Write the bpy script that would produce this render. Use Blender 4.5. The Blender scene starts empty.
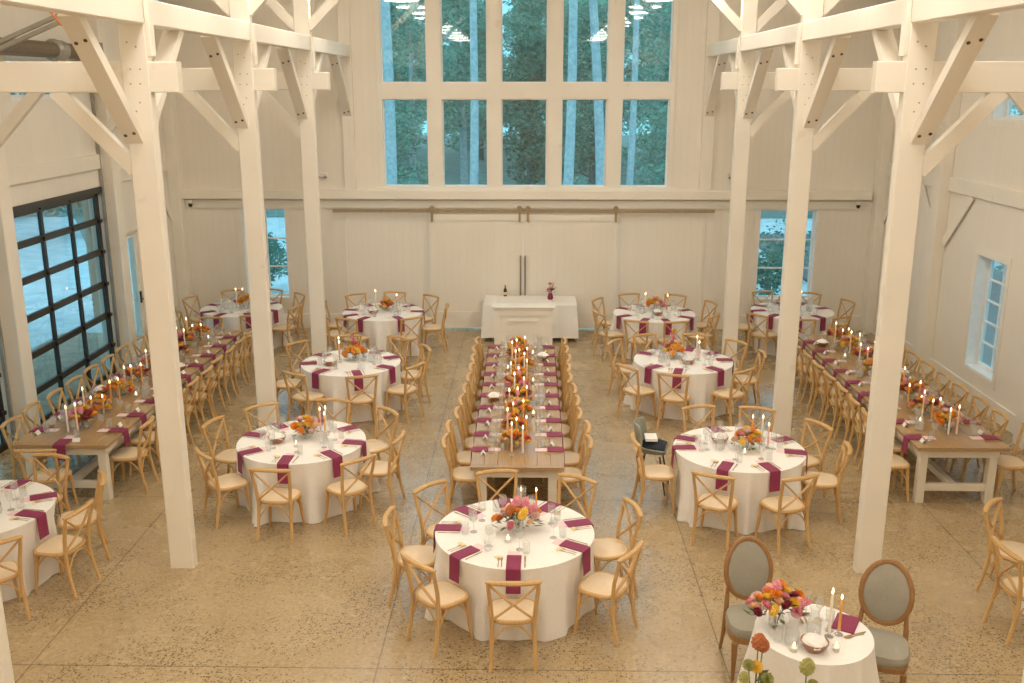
WORLD_S, LAMP_S, LAMP_C, EXPO = 2.5, 22.5, (1.0, 0.875, 0.715), 0.0
import bpy, math, random
from mathutils import Vector, Matrix, Euler
R = random.Random(7)
PI = math.pi
rad = math.radians
sc = bpy.context.scene
C = sc.collection

# ------------------------------------------------------------------ camera
cam_d = bpy.data.cameras.new('camera')
cam = bpy.data.objects.new('camera', cam_d)
C.objects.link(cam)
F_PX = 970.0
PITCH = math.atan(255.5 / F_PX)
YAW = math.atan(18 / 1003.0)
CAM_H = 4.95
cam.location = (0, 0, CAM_H)
cam.rotation_euler = (PI / 2 - PITCH, 0, YAW)
cam_d.sensor_width = 36.0
cam_d.lens = F_PX / 1024 * 36.0
cam_d.clip_end = 300
sc.camera = cam

def project(x, y, z):
    m = Euler((PI / 2 - PITCH, 0, YAW)).to_matrix().transposed()
    v = m @ (Vector((x, y, z)) - Vector((0, 0, CAM_H)))
    if v.z > -0.05:
        return (-999, -999)
    return (512 + F_PX * v.x / -v.z, 341.5 - F_PX * v.y / -v.z)

def in_frame(x, y, z, pad=14):
    u, v = project(x, y, z)
    return -pad < u < 1024 + pad and -pad < v < 683 + pad

# ------------------------------------------------------------------ materials
def nodes(name):
    m = bpy.data.materials.new(name)
    m.use_nodes = True
    nt = m.node_tree
    nt.nodes.clear()
    out = nt.nodes.new('ShaderNodeOutputMaterial')
    return m, nt, out

def lk(nt, a, b):
    nt.links.new(a, b)

def mixrgb(nt, fac, a, b, mode='MIX'):
    n = nt.nodes.new('ShaderNodeMix')
    n.data_type = 'RGBA'
    n.blend_type = mode
    for sock, v in ((n.inputs[0], fac), (n.inputs[6], a), (n.inputs[7], b)):
        if hasattr(v, 'is_linked'):
            lk(nt, v, sock)
        elif isinstance(v, (int, float)):
            sock.default_value = v
        else:
            sock.default_value = (v[0], v[1], v[2], 1)
    return n.outputs[2]

def mth(nt, op, a, b=0.0, c=None):
    n = nt.nodes.new('ShaderNodeMath')
    n.operation = op
    for i, v in enumerate((a, b, c)):
        if v is None:
            continue
        if hasattr(v, 'is_linked'):
            lk(nt, v, n.inputs[i])
        else:
            n.inputs[i].default_value = v
    return n.outputs[0]

def noise(nt, scale, detail=3, vec=None, rough=0.5):
    n = nt.nodes.new('ShaderNodeTexNoise')
    n.inputs['Scale'].default_value = scale
    n.inputs['Detail'].default_value = detail
    n.inputs['Roughness'].default_value = rough
    if vec is not None:
        lk(nt, vec, n.inputs['Vector'])
    return n.outputs['Fac']

def ramp(nt, fac, stops):
    n = nt.nodes.new('ShaderNodeValToRGB')
    el = n.color_ramp.elements
    while len(el) < len(stops):
        el.new(0.5)
    for e, (p, c) in zip(el, stops):
        e.position = p
        e.color = (c[0], c[1], c[2], 1) if not isinstance(c, (int, float)) else (c, c, c, 1)
    lk(nt, fac, n.inputs[0])
    return n.outputs[0]

def coords(nt, kind='Object', scale=None):
    t = nt.nodes.new('ShaderNodeTexCoord')
    o = t.outputs[kind]
    if scale:
        mp = nt.nodes.new('ShaderNodeMapping')
        mp.inputs['Scale'].default_value = scale
        lk(nt, o, mp.inputs['Vector'])
        o = mp.outputs[0]
    return o

def bsdf(nt, out, color, rough=0.5, metal=0.0, spec=0.5, bump=None, bump_s=0.2, bump_d=0.01, coat=0.0, sub=0.0):
    b = nt.nodes.new('ShaderNodeBsdfPrincipled')
    if hasattr(color, 'is_linked'):
        lk(nt, color, b.inputs['Base Color'])
    else:
        b.inputs['Base Color'].default_value = (color[0], color[1], color[2], 1)
    if hasattr(rough, 'is_linked'):
        lk(nt, rough, b.inputs['Roughness'])
    else:
        b.inputs['Roughness'].default_value = rough
    b.inputs['Metallic'].default_value = metal
    b.inputs['Specular IOR Level'].default_value = spec
    b.inputs['Coat Weight'].default_value = coat
    if bump is not None:
        bn = nt.nodes.new('ShaderNodeBump')
        bn.inputs['Strength'].default_value = bump_s
        bn.inputs['Distance'].default_value = bump_d
        lk(nt, bump, bn.inputs['Height'])
        lk(nt, bn.outputs[0], b.inputs['Normal'])
    lk(nt, b.outputs[0], out.inputs[0])
    return b

def simple(name, c, rough=0.5, metal=0.0, spec=0.5, var=0.12, scale=14.0, bump_s=0.1):
    m, nt, out = nodes(name)
    n = noise(nt, scale, 3, coords(nt))
    lo = tuple(x * (1 - var) for x in c)
    hi = tuple(min(1, x * (1 + var)) for x in c)
    bsdf(nt, out, ramp(nt, n, [(0.3, lo), (0.7, hi)]), rough, metal, spec, n, bump_s, 0.004)
    return m

def wood(name, a, b, axis=1, rough=0.45, scale=6.0, stretch=9.0):
    m, nt, out = nodes(name)
    s = [stretch] * 3
    s[axis] = 0.7
    v = coords(nt, 'Object', tuple(s))
    n = noise(nt, scale, 4, v, 0.6)
    n2 = noise(nt, 1.3, 2, coords(nt))
    col = mixrgb(nt, 0.35, ramp(nt, n, [(0.3, a), (0.7, b)]), ramp(nt, n2, [(0.35, a), (0.65, b)]))
    bsdf(nt, out, col, rough, 0, 0.4, n, 0.15, 0.003)
    return m

def siding(name, c, axis, pitch=0.145, rough=0.62):
    """white painted tongue and groove boards; AXIS 0/1: the horizontal axis across the boards, 2: horizontal boards"""
    m, nt, out = nodes(name)
    o = coords(nt)
    sep = nt.nodes.new('ShaderNodeSeparateXYZ')
    lk(nt, o, sep.inputs[0])
    u = mth(nt, 'DIVIDE', sep.outputs[axis], pitch)
    fr = mth(nt, 'FRACT', mth(nt, 'ADD', u, 500.0))
    d = mth(nt, 'MINIMUM', fr, mth(nt, 'SUBTRACT', 1.0, fr))
    groove = mth(nt, 'SMOOTH_MIN', mth(nt, 'MULTIPLY', d, 22.0), 1.0, 0.2)
    cell = mth(nt, 'FLOOR', mth(nt, 'ADD', u, 500.0))
    wn = nt.nodes.new('ShaderNodeTexWhiteNoise')
    wn.noise_dimensions = '1D'
    lk(nt, cell, wn.inputs['W'])
    big = noise(nt, 0.9, 3, o)
    col = ramp(nt, big, [(0.3, tuple(x * 0.95 for x in c)), (0.7, c)])
    col = mixrgb(nt, mth(nt, 'MULTIPLY', wn.outputs['Value'], 0.05), col, (c[0] * .7, c[1] * .66, c[2] * .6))
    col = mixrgb(nt, mth(nt, 'MULTIPLY', mth(nt, 'SUBTRACT', 1.0, groove), 0.14), col, (c[0] * .55, c[1] * .5, c[2] * .42))
    bsdf(nt, out, col, rough, 0, 0.35, groove, 0.35, 0.006)
    return m

def paint_wood(name, c, rough=0.6):
    m, nt, out = nodes(name)
    o = coords(nt)
    grain = noise(nt, 5.0, 4, coords(nt, 'Object', (6, 6, 0.6)), 0.6)
    big = noise(nt, 1.4, 2, o)
    knots = noise(nt, 3.5, 2, o)
    col = ramp(nt, big, [(0.3, tuple(x * .94 for x in c)), (0.7, c)])
    col = mixrgb(nt, mth(nt, 'MULTIPLY', ramp(nt, grain, [(0.6, 0), (0.78, 1)]), 0.14), col, (c[0] * .7, c[1] * .62, c[2] * .48))
    col = mixrgb(nt, mth(nt, 'MULTIPLY', ramp(nt, knots, [(0.70, 0), (0.76, 1)]), 0.25), col, (c[0] * .66, c[1] * .55, c[2] * .4))
    bsdf(nt, out, col, rough, 0, 0.35, grain, 0.2, 0.006)
    return m

def glass(name, tint=(1, 1, 1), ior=1.5, refl=1.0, body=0.0, body_col=(1, 1, 1)):
    m, nt, out = nodes(name)
    tr = nt.nodes.new('ShaderNodeBsdfTransparent')
    tr.inputs[0].default_value = (*tint, 1)
    gl = nt.nodes.new('ShaderNodeBsdfGlossy')
    gl.inputs['Roughness'].default_value = 0.02
    lw = nt.nodes.new('ShaderNodeLayerWeight')
    lw.inputs['Blend'].default_value = 0.5
    fz = mth(nt, 'POWER', lw.outputs['Facing'], 4.0)
    f0 = ((ior - 1) / (ior + 1)) ** 2
    mx = nt.nodes.new('ShaderNodeMixShader')
    lk(nt, mth(nt, 'MINIMUM', mth(nt, 'MULTIPLY', mth(nt, 'MULTIPLY_ADD', fz, 0.8, f0), refl), 0.9), mx.inputs[0])
    lk(nt, tr.outputs[0], mx.inputs[1])
    lk(nt, gl.outputs[0], mx.inputs[2])
    last = mx.outputs[0]
    if body:
        df = nt.nodes.new('ShaderNodeBsdfDiffuse')
        df.inputs[0].default_value = (*body_col, 1)
        m2 = nt.nodes.new('ShaderNodeMixShader')
        m2.inputs[0].default_value = body
        lk(nt, last, m2.inputs[1])
        lk(nt, df.outputs[0], m2.inputs[2])
        last = m2.outputs[0]
    lk(nt, last, out.inputs[0])
    return m

def emit(name, c, s):
    m, nt, out = nodes(name)
    n = noise(nt, 3.0, 1, coords(nt))
    e = nt.nodes.new('ShaderNodeEmission')
    lk(nt, ramp(nt, n, [(0.2, tuple(x * .92 for x in c)), (0.8, c)]), e.inputs[0])
    e.inputs[1].default_value = s
    lk(nt, e.outputs[0], out.inputs[0])
    m.cycles.emission_sampling = 'NONE'
    return m

WHITE = (0.86, 0.81, 0.72)
M = {}
M['wall_x'] = siding('white_boards_across_x', WHITE, 0)
M['wall_y'] = siding('white_boards_across_y', WHITE, 1)
M['timber'] = paint_wood('white_painted_timber', (0.87, 0.82, 0.72))
M['trim'] = paint_wood('white_painted_trim', (0.87, 0.825, 0.735), 0.5)
M['reveal'] = simple('white_window_reveal', (0.84, 0.84, 0.82), 0.45, var=0.04)
M['bolt'] = simple('dark_bolt', (0.09, 0.06, 0.045), 0.5, 0.4)
M['black_metal'] = simple('black_door_metal', (0.028, 0.024, 0.02), 0.4, 0.3, var=0.2)
M['bronze'] = simple('bronze_track_metal', (0.36, 0.27, 0.15), 0.4, 0.6)
M['steel'] = simple('dull_steel', (0.36, 0.35, 0.31), 0.4, 0.6)
M['dark_brown'] = simple('dark_brown_pipe', (0.13, 0.095, 0.055), 0.45, 0.3)
M['chair'] = wood('honey_beech', (0.50, 0.285, 0.095), (0.66, 0.40, 0.155), 2, 0.42)
M['seat'] = simple('woven_seat', (0.74, 0.57, 0.37), 0.36, var=0.10, scale=60, bump_s=0.3)
M['table_wood'] = wood('brown_farm_table_top', (0.30, 0.175, 0.072), (0.44, 0.27, 0.125), 1, 0.22, 5, 11)
M['farm_white'] = paint_wood('cream_table_base', (0.78, 0.72, 0.60), 0.5)
M['linen'] = simple('white_linen', (0.86, 0.84, 0.81), 0.85, var=0.03, scale=40)
M['napkin'] = simple('burgundy_linen', (0.20, 0.010, 0.058), 0.7, var=0.18, scale=50)
M['menu'] = simple('blush_paper', (0.84, 0.60, 0.62), 0.7, var=0.03)
M['gold'] = simple('gold_cutlery', (0.42, 0.26, 0.10), 0.35, 0.7)
M['cream'] = simple('cream_favour', (0.80, 0.64, 0.36), 0.7)
M['glass'] = glass('clear_table_glass', (0.97, 0.98, 0.98), 1.5, 0.8, 0.085, (0.98, 0.96, 0.93))
M['window'] = glass('window_glass', (0.80, 0.93, 0.95), 1.52, 1.5)
M['door_glass'] = glass('garage_door_glass', (0.82, 0.93, 0.96), 1.5, 1.3)
M['peg'] = simple('brown_peg', (0.36, 0.26, 0.16), 0.6)
M['flame'] = emit('candle_flame', (1.0, 0.74, 0.36), 9.0)
M['bowl'] = wood('brown_wood_bowl', (0.22, 0.085, 0.035), (0.34, 0.14, 0.06), 0, 0.35)
M['leaf'] = simple('bouquet_leaf', (0.10, 0.13, 0.035), 0.6, var=0.4, scale=30)
M['grey_cloth'] = simple('grey_upholstery', (0.29, 0.27, 0.215), 0.9, var=0.08, scale=80, bump_s=0.3)
M['walnut'] = wood('walnut_frame', (0.22, 0.098, 0.03), (0.34, 0.165, 0.055), 2, 0.4)
M['shell'] = simple('grey_green_shell', (0.25, 0.27, 0.215), 0.6)
M['navy'] = simple('navy_cloth', (0.012, 0.016, 0.03), 0.9)
M['bottle'] = simple('dark_bottle', (0.03, 0.022, 0.012), 0.12, 0)
M['paper'] = simple('white_paper', (0.85, 0.84, 0.82), 0.7, var=0.03)
M['orange_strap'] = simple('orange_strap', (0.75, 0.19, 0.05), 0.6)
M['teal_plastic'] = simple('pale_plastic', (0.75, 0.74, 0.70), 0.4)
M['diffuser'] = emit('lamp_diffuser', LAMP_C, LAMP_S)
M['diffuser'].cycles.emission_sampling = 'FRONT'
PETALS = {}
for nm, c in {'orange': (0.88, 0.30, 0.03), 'yellow': (0.90, 0.54, 0.06), 'pink': (0.82, 0.28, 0.36), 'burgundy': (0.26, 0.02, 0.045),
              'peach': (0.88, 0.50, 0.30), 'red': (0.66, 0.07, 0.06), 'blush': (0.86, 0.62, 0.55), 'green': (0.36, 0.36, 0.10), 'rust': (0.48, 0.13, 0.04)}.items():
    PETALS[nm] = simple(nm + '_petal', c, 0.65, var=0.22, scale=40)
WAX = {}
for nm, c in {'white': (0.86, 0.80, 0.68), 'orange': (0.80, 0.34, 0.06), 'pink': (0.84, 0.48, 0.42), 'peach': (0.86, 0.58, 0.36)}.items():
    WAX[nm] = simple(nm + '_candle_wax', c, 0.45, var=0.05)

def floor_material():
    m, nt, out = nodes('polished_aggregate_concrete')
    o = coords(nt)
    big = noise(nt, 0.33, 4, o, 0.6)
    mid = noise(nt, 1.6, 4, o, 0.6)
    fine = noise(nt, 26, 2, o)
    col = ramp(nt, big, [(0.32, (0.33, 0.215, 0.088)), (0.68, (0.415, 0.29, 0.138))])
    col = mixrgb(nt, 0.4, col, ramp(nt, mid, [(0.3, (0.265, 0.17, 0.068)), (0.7, (0.455, 0.335, 0.178))]))
    col = mixrgb(nt, 0.30, col, ramp(nt, fine, [(0.35, (0.25, 0.175, 0.085)), (0.65, (0.56, 0.46, 0.31))]))
    # dark pebbles, thicker in patches
    vo = nt.nodes.new('ShaderNodeTexVoronoi')
    vo.inputs['Scale'].default_value = 44
    lk(nt, o, vo.inputs['Vector'])
    sepc = nt.nodes.new('ShaderNodeSeparateColor')
    lk(nt, vo.outputs['Color'], sepc.inputs[0])
    patch = ramp(nt, noise(nt, 0.95, 4, o), [(0.44, 0.93), (0.60, 0.30)])
    pick = mth(nt, 'GREATER_THAN', sepc.outputs[0], patch)
    core = mth(nt, 'LESS_THAN', vo.outputs['Distance'], mth(nt, 'MULTIPLY_ADD', sepc.outputs[1], 0.26, 0.26))
    spot = mth(nt, 'MULTIPLY', pick, core)
    col = mixrgb(nt, mth(nt, 'MULTIPLY', spot, 0.9), col, (0.085, 0.048, 0.018))
    v2 = nt.nodes.new('ShaderNodeTexVoronoi')
    v2.inputs['Scale'].default_value = 60
    lk(nt, o, v2.inputs['Vector'])
    s2 = nt.nodes.new('ShaderNodeSeparateColor')
    lk(nt, v2.outputs['Color'], s2.inputs[0])
    light = mth(nt, 'MULTIPLY', mth(nt, 'GREATER_THAN', s2.outputs[0], 0.86), mth(nt, 'LESS_THAN', v2.outputs['Distance'], 0.36))
    col = mixrgb(nt, mth(nt, 'MULTIPLY', light, 0.45), col, (0.68, 0.55, 0.36))
    # saw-cut joints
    sep = nt.nodes.new('ShaderNodeSeparateXYZ')
    lk(nt, o, sep.inputs[0])
    def joint(sock, off, pitch):
        u = mth(nt, 'FRACT', mth(nt, 'ADD', mth(nt, 'DIVIDE', mth(nt, 'SUBTRACT', sock, off), pitch), 50.5))
        return mth(nt, 'LESS_THAN', mth(nt, 'MULTIPLY', mth(nt, 'ABSOLUTE', mth(nt, 'SUBTRACT', u, 0.5)), pitch), 0.007)
    j = mth(nt, 'MAXIMUM', joint(sep.outputs[0], 1.75, 3.07), joint(sep.outputs[1], 7.49, 3.62))
    col = mixrgb(nt, mth(nt, 'MULTIPLY', j, 0.72), col, (0.07, 0.045, 0.02))
    rg = ramp(nt, mid, [(0.3, 0.20), (0.7, 0.34)])
    bsdf(nt, out, col, rg, 0, 0.5, fine, 0.03, 0.002, coat=0.12)
    return m
M['floor'] = floor_material()

# ------------------------------------------------------------------ mesh building
class MB:
    def __init__(s):
        s.v, s.f = [], []
    def quad(s, a, b, c, d):
        i = len(s.v)
        s.v += [tuple(a), tuple(b), tuple(c), tuple(d)]
        s.f.append((i, i + 1, i + 2, i + 3))
        return s
    def box(s, x0, x1, y0, y1, z0, z1, ch=0.0):
        """a box; CH > 0 chamfers the edges along its longest axis"""
        if ch <= 0:
            i = len(s.v)
            s.v += [(x, y, z) for x in (x0, x1) for y in (y0, y1) for z in (z0, z1)]
            for q in ((0, 1, 3, 2), (4, 6, 7, 5), (0, 4, 5, 1), (2, 3, 7, 6), (0, 2, 6, 4), (1, 5, 7, 3)):
                s.f.append(tuple(i + k for k in q))
            return s
        d = (x1 - x0, y1 - y0, z1 - z0)
        ax = d.index(max(d))
        lo, hi = [(x0, x1), (y0, y1), (z0, z1)][ax]
        o = [k for k in range(3) if k != ax]
        r = [(x0, x1), (y0, y1), (z0, z1)]
        a0, a1 = r[o[0]]
        b0, b1 = r[o[1]]
        pr = [(a0 + ch, b0), (a1 - ch, b0), (a1, b0 + ch), (a1, b1 - ch), (a1 - ch, b1), (a0 + ch, b1), (a0, b1 - ch), (a0, b0 + ch)]
        if ax == 1:
            pr = pr[::-1]
        i = len(s.v)
        for t in (lo, hi):
            for p in pr:
                q = [0, 0, 0]
                q[ax], q[o[0]], q[o[1]] = t, p[0], p[1]
                s.v.append(tuple(q))
        n = 8
        for k in range(n):
            s.f.append((i + k, i + (k + 1) % n, i + n + (k + 1) % n, i + n + k))
        s.f.append(tuple(i + k for k in range(n))[::-1])
        s.f.append(tuple(i + n + k for k in range(n)))
        return s
    def beam(s, p0, p1, w, h, up=(0, 0, 1)):
        """a square bar from P0 to P1, W across, H along UP"""
        p0, p1 = Vector(p0), Vector(p1)
        d = (p1 - p0).normalized()
        side = d.cross(Vector(up)).normalized()
        u = side.cross(d).normalized()
        i = len(s.v)
        for p in (p0, p1):
            for a, b in ((-1, -1), (1, -1), (1, 1), (-1, 1)):
                s.v.append(tuple(p + side * (a * w / 2) + u * (b * h / 2)))
        for q in ((0, 1, 5, 4), (1, 2, 6, 5), (2, 3, 7, 6), (3, 0, 4, 7), (3, 2, 1, 0), (4, 5, 6, 7)):
            s.f.append(tuple(i + k for k in q))
        return s
    def tube(s, path, r, n=8, cap=True, flat=1.0, up=None):
        """a swept tube along PATH; R one radius or one per point; FLAT squashes the second axis"""
        P = [Vector(p) for p in path]
        m = len(P)
        rs = [r] * m if isinstance(r, (int, float)) else list(r)
        d0 = (P[1] - P[0]).normalized()
        u = Vector(up) if up else (Vector((0, 0, 1)) if abs(d0.z) < 0.9 else Vector((1, 0, 0)))
        i0 = len(s.v)
        for k in range(m):
            d = (P[min(k + 1, m - 1)] - P[max(k - 1, 0)]).normalized()
            side = d.cross(u).normalized()
            u2 = side.cross(d).normalized()
            if not up:
                u = u2
            for j in range(n):
                a = 2 * PI * j / n
                s.v.append(tuple(P[k] + side * (math.cos(a) * rs[k]) + u2 * (math.sin(a) * rs[k] * flat)))
        for k in range(m - 1):
            for j in range(n):
                a, b = i0 + k * n + j, i0 + k * n + (j + 1) % n
                s.f.append((a, b, b + n, a + n))
        if cap:
            s.f.append(tuple(i0 + j for j in range(n))[::-1])
            s.f.append(tuple(i0 + (m - 1) * n + j for j in range(n)))
        return s
    def lathe(s, prof, n=16, c=(0, 0, 0), closed=False):
        i0 = len(s.v)
        m = len(prof)
        for r, z in prof:
            for j in range(n):
                a = 2 * PI * j / n
                s.v.append((c[0] + r * math.cos(a), c[1] + r * math.sin(a), c[2] + z))
        for k in range(m - 1):
            for j in range(n):
                a, b = i0 + k * n + j, i0 + k * n + (j + 1) % n
                s.f.append((a, b, b + n, a + n))
        if prof[0][0] > 1e-4:
            s.f.append(tuple(i0 + j for j in range(n))[::-1])
        if prof[-1][0] > 1e-4 and not closed:
            s.f.append(tuple(i0 + (m - 1) * n + j for j in range(n)))
        return s
    def grid(s, pts):
        """PTS rows of points -> quads"""
        i0 = len(s.v)
        w = len(pts[0])
        for row in pts:
            s.v += [tuple(p) for p in row]
        for a in range(len(pts) - 1):
            for b in range(w - 1):
                k = i0 + a * w + b
                s.f.append((k, k + 1, k + w + 1, k + w))
        return s
    def mesh(s, name, mat, smooth=False):
        me = bpy.data.meshes.new(name)
        me.from_pydata(s.v, [], s.f)
        me.validate()
        me.materials.append(mat)
        if smooth:
            me.polygons.foreach_set('use_smooth', [True] * len(me.polygons))
            me.set_sharp_from_angle(angle=rad(42))
        me.update()
        return me

def put(name, me, parent=None, loc=None, rz=None):
    o = bpy.data.objects.new(name, me)
    C.objects.link(o)
    if parent is not None:
        o.parent = parent
    if loc is not None:
        o.location = loc
    if rz is not None:
        o.rotation_euler = (0, 0, rz)
    return o

LABELS = []
def tag(o, label=None, cat=None, group=None, kind=None):
    if label:
        o['label'] = label
        LABELS.append(label)
    if cat:
        o['category'] = cat
    if group:
        o['group'] = group
    if kind:
        o['kind'] = kind
    return o

def thing(name, label, cat, loc=(0, 0, 0), rz=0.0, group=None):
    o = bpy.data.objects.new(name, None)
    o.empty_display_size = 0.1
    C.objects.link(o)
    o.location = loc
    o.rotation_euler = (0, 0, rz)
    return tag(o, label, cat, group)

def copy_thing(o, label, loc, rz=0.0, group=None):
    """a copy of a thing with copies of its parts and sub-parts (mesh data shared)"""
    r = o.copy()
    C.objects.link(r)
    r.location = loc
    r.rotation_euler = (0, 0, rz)
    r['label'] = label
    LABELS.append(label)
    if group:
        r['group'] = group
    for ch in KIDS.get(o.name, []):
        c = ch.copy()
        C.objects.link(c)
        c.parent = r
        for g in KIDS.get(ch.name, []):
            d = g.copy()
            C.objects.link(d)
            d.parent = c
    return r
KIDS = {}
def kid(name, me, parent, loc=None, rz=None):
    o = put(name, me, parent, loc, rz)
    KIDS.setdefault(parent.name, []).append(o)
    return o

class Proto:
    """the first placed thing is the source, the next ones are copies of it"""
    def __init__(s, make):
        s.make, s.src = make, None
    def place(s, label, loc, rz=0.0, group=None):
        if s.src is None:
            s.src = s.make(label, group)
            s.src.location = loc
            s.src.rotation_euler = (0, 0, rz)
            return s.src
        return copy_thing(s.src, label, loc, rz, group)

def struct(name, me, parent=None, label=None, cat=None):
    o = put(name, me, parent)
    if parent is None:
        tag(o, label, cat, None, 'structure')
    return o
# ------------------------------------------------------------------ the hall
XL, XR, YB, YF = -7.3, 7.15, 19.9, -7.0      # inner faces of the walls
EAVE, RIDGE = 6.5, 10.6

def wall_with_openings(axis, at0, at1, u0, u1, z0, z1, holes):
    """boxes filling u0..u1 x z0..z1 except HOLES (u0,u1,z0,z1)"""
    us = sorted({u0, u1, *[h[0] for h in holes], *[h[1] for h in holes]})
    zs = sorted({z0, z1, *[h[2] for h in holes], *[h[3] for h in holes]})
    b = MB()
    for i in range(len(us) - 1):
        for k in range(len(zs) - 1):
            um, zm = (us[i] + us[i + 1]) / 2, (zs[k] + zs[k + 1]) / 2
            if any(h[0] < um < h[1] and h[2] < zm < h[3] for h in holes):
                continue
            if axis == 'x':
                b.box(us[i], us[i + 1], at0, at1, zs[k], zs[k + 1])
            else:
                b.box(at0, at1, us[i], us[i + 1], zs[k], zs[k + 1])
    return b

BIG = (-3.04, 2.86, 2.95, 7.6)
RW_L = (-5.93, -5.02, 0.63, 2.53)
RW_R = (4.70, 5.88, 0.63, 2.53)
DOORWAY = (-1.98, 1.76, 0.0, 2.22)
b = wall_with_openings('x', YB, YB + 0.24, XL - 0.24, XR + 0.24, 0, EAVE, [BIG[:3] + (EAVE,), RW_L, RW_R, DOORWAY])
# gable above the eaves
b2 = wall_with_openings('x', YB, YB + 0.24, -5.2, 5.1, EAVE, 7.8, [(BIG[0], BIG[1], EAVE, BIG[3])])
b.v += [tuple(v) for v in []]
off = len(b.v)
b.v += b2.v
b.f += [tuple(k + off for k in f) for f in b2.f]
struct('wall_back', b.mesh('wall_back', M['wall_x']))

GD1 = (13.42, 16.50, 0.0, 3.28)
GD2 = (9.72, 12.80, 0.0, 3.28)
LDOOR = (17.02, 17.98, 0.0, 2.42)
CL_L = (13.9, 15.6, 4.75, 5.37)
CW_R = (14.45, 15.50, 4.45, 5.28)
RWIN = (14.42, 15.42, 0.53, 2.38)
RWIN2 = (9.6, 10.7, 0.53, 2.38)
b = wall_with_openings('y', XL - 0.24, XL, YF, YB, 0, EAVE, [GD1, GD2, LDOOR, CL_L])
struct('wall_left', b.mesh('wall_left', M['wall_y']))
b = wall_with_openings('y', XR, XR + 0.26, YF, YB, 0, EAVE, [RWIN, CW_R])
struct('wall_right', b.mesh('wall_right', M['wall_y']))
b = MB().box(XL - .2, XR + .2, YF - .2, YF, 0, RIDGE)
struct('wall_front', b.mesh('wall_front', M['wall_x']))
b = MB().box(XL - .24, XR + .26, YF - .2, YB + .24, -0.2, 0)
struct('floor', b.mesh('floor', M['floor']))
XC = -0.05
b = MB()
for s, xe in ((-1, XL - .24), (1, XR + .26)):
    b.quad((xe, YF - .2, EAVE), (xe, YB + .24, EAVE), (XC, YB + .24, RIDGE), (XC, YF - .2, RIDGE))
b.quad((XL - .24, YB + .1, EAVE - .05), (XC, YB + .1, RIDGE + .05), (-5.2, YB + .1, 7.8), (-5.2, YB + .1, EAVE))
b.quad((XR + .26, YB + .1, EAVE - .05), (XC, YB + .1, RIDGE + .05), (5.1, YB + .1, 7.8), (5.1, YB + .1, EAVE))
b.quad((-5.2, YB + .1, 7.8), (5.1, YB + .1, 7.8), (XC, YB + .1, RIDGE), (XC, YB + .1, RIDGE - .01))
struct('ceiling', b.mesh('ceiling', M['wall_y']))

# ---- trim: ledge and header on the back wall, girts, wall posts, baseboards
b = MB().box(-7.12, 6.90, YB - 0.16, YB, 2.72, 2.90, 0.012)
struct('trim_1', b.mesh('ledge', M['timber']))
b = MB().box(XL, XR, YB - 0.045, YB, 2.535, 2.69)
struct('trim_2', b.mesh('header_board', M['trim']))
b = MB().box(XL, -2.2, YB - 0.035, YB, 0.0, 0.30).box(1.98, XR, YB - 0.035, YB, 0.0, 0.30)
struct('baseboard_back', b.mesh('baseboard_back', M['trim']))
b = MB().box(XL, XL + 0.03, 16.9, 17.0, 0, 0.28).box(XL, XL + .03, 18.0, YB, 0, .28)
struct('baseboard_left', b.mesh('baseboard_left', M['trim']))
b = MB().box(XR - 0.03, XR, 7.0, YB, 0.0, 0.28)
struct('baseboard_right', b.mesh('baseboard_right', M['trim']))
FRAMES_L = [(5.85, 5.85), (9.34, 9.34), (12.86, 12.86), (16.33, 16.33)]
wp = 2
for y in (9.3, 13.05, 16.70, 19.78):
    wp += 1
    b = MB().box(XL, XL + 0.22, y - .15, y + .15 if y < 19 else YB, 0, EAVE, 0.012)
    struct('trim_%d' % wp, b.mesh('wall_post', M['timber']))
for y in (9.4, 13.1, 16.85, 19.78):
    wp += 1
    b = MB().box(XR - 0.20, XR, y - .15, y + .15 if y < 19 else YB, 0, EAVE, 0.012)
    struct('trim_%d' % wp, b.mesh('wall_post', M['timber']))
b = MB().box(XR - 0.05, XR, 7.0, YB - .1, 3.23, 3.47, .006)
struct('trim_%d' % (wp + 1), b.mesh('girt', M['timber']))
b = MB().box(XL, XL + 0.05, 7.0, 16.6, 3.60, 3.84, .006).box(XL, XL + .05, 16.85, YB - .1, 3.30, 3.54, .006)
struct('trim_%d' % (wp + 2), b.mesh('girt', M['timber']))
# flat diagonal wall braces
k = wp + 3
for (x, y0, z0, y1, z1) in ((XR - .035, 16.70, 2.33, 15.80, 3.24), (XR - .035, 19.66, 2.33, 18.76, 3.24), (XR - .035, 17.0, 2.33, 17.9, 3.24),
                            (XL + .035, 19.66, 2.33, 18.76, 3.24)):
    b = MB().beam((x, y0, z0), (x, y1, z1), .16, .022, up=(1, 0, 0))
    struct('trim_%d' % k, b.mesh('wall_brace', M['timber']))
    k += 1
# vertical battens on the back wall where the fixed panels meet
for x in (-3.80, 3.58):
    b = MB().box(x - .02, x + .02, YB - .03, YB, .3, 2.36)
    struct('trim_%d' % k, b.mesh('batten', M['trim']))
    k += 1

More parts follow.
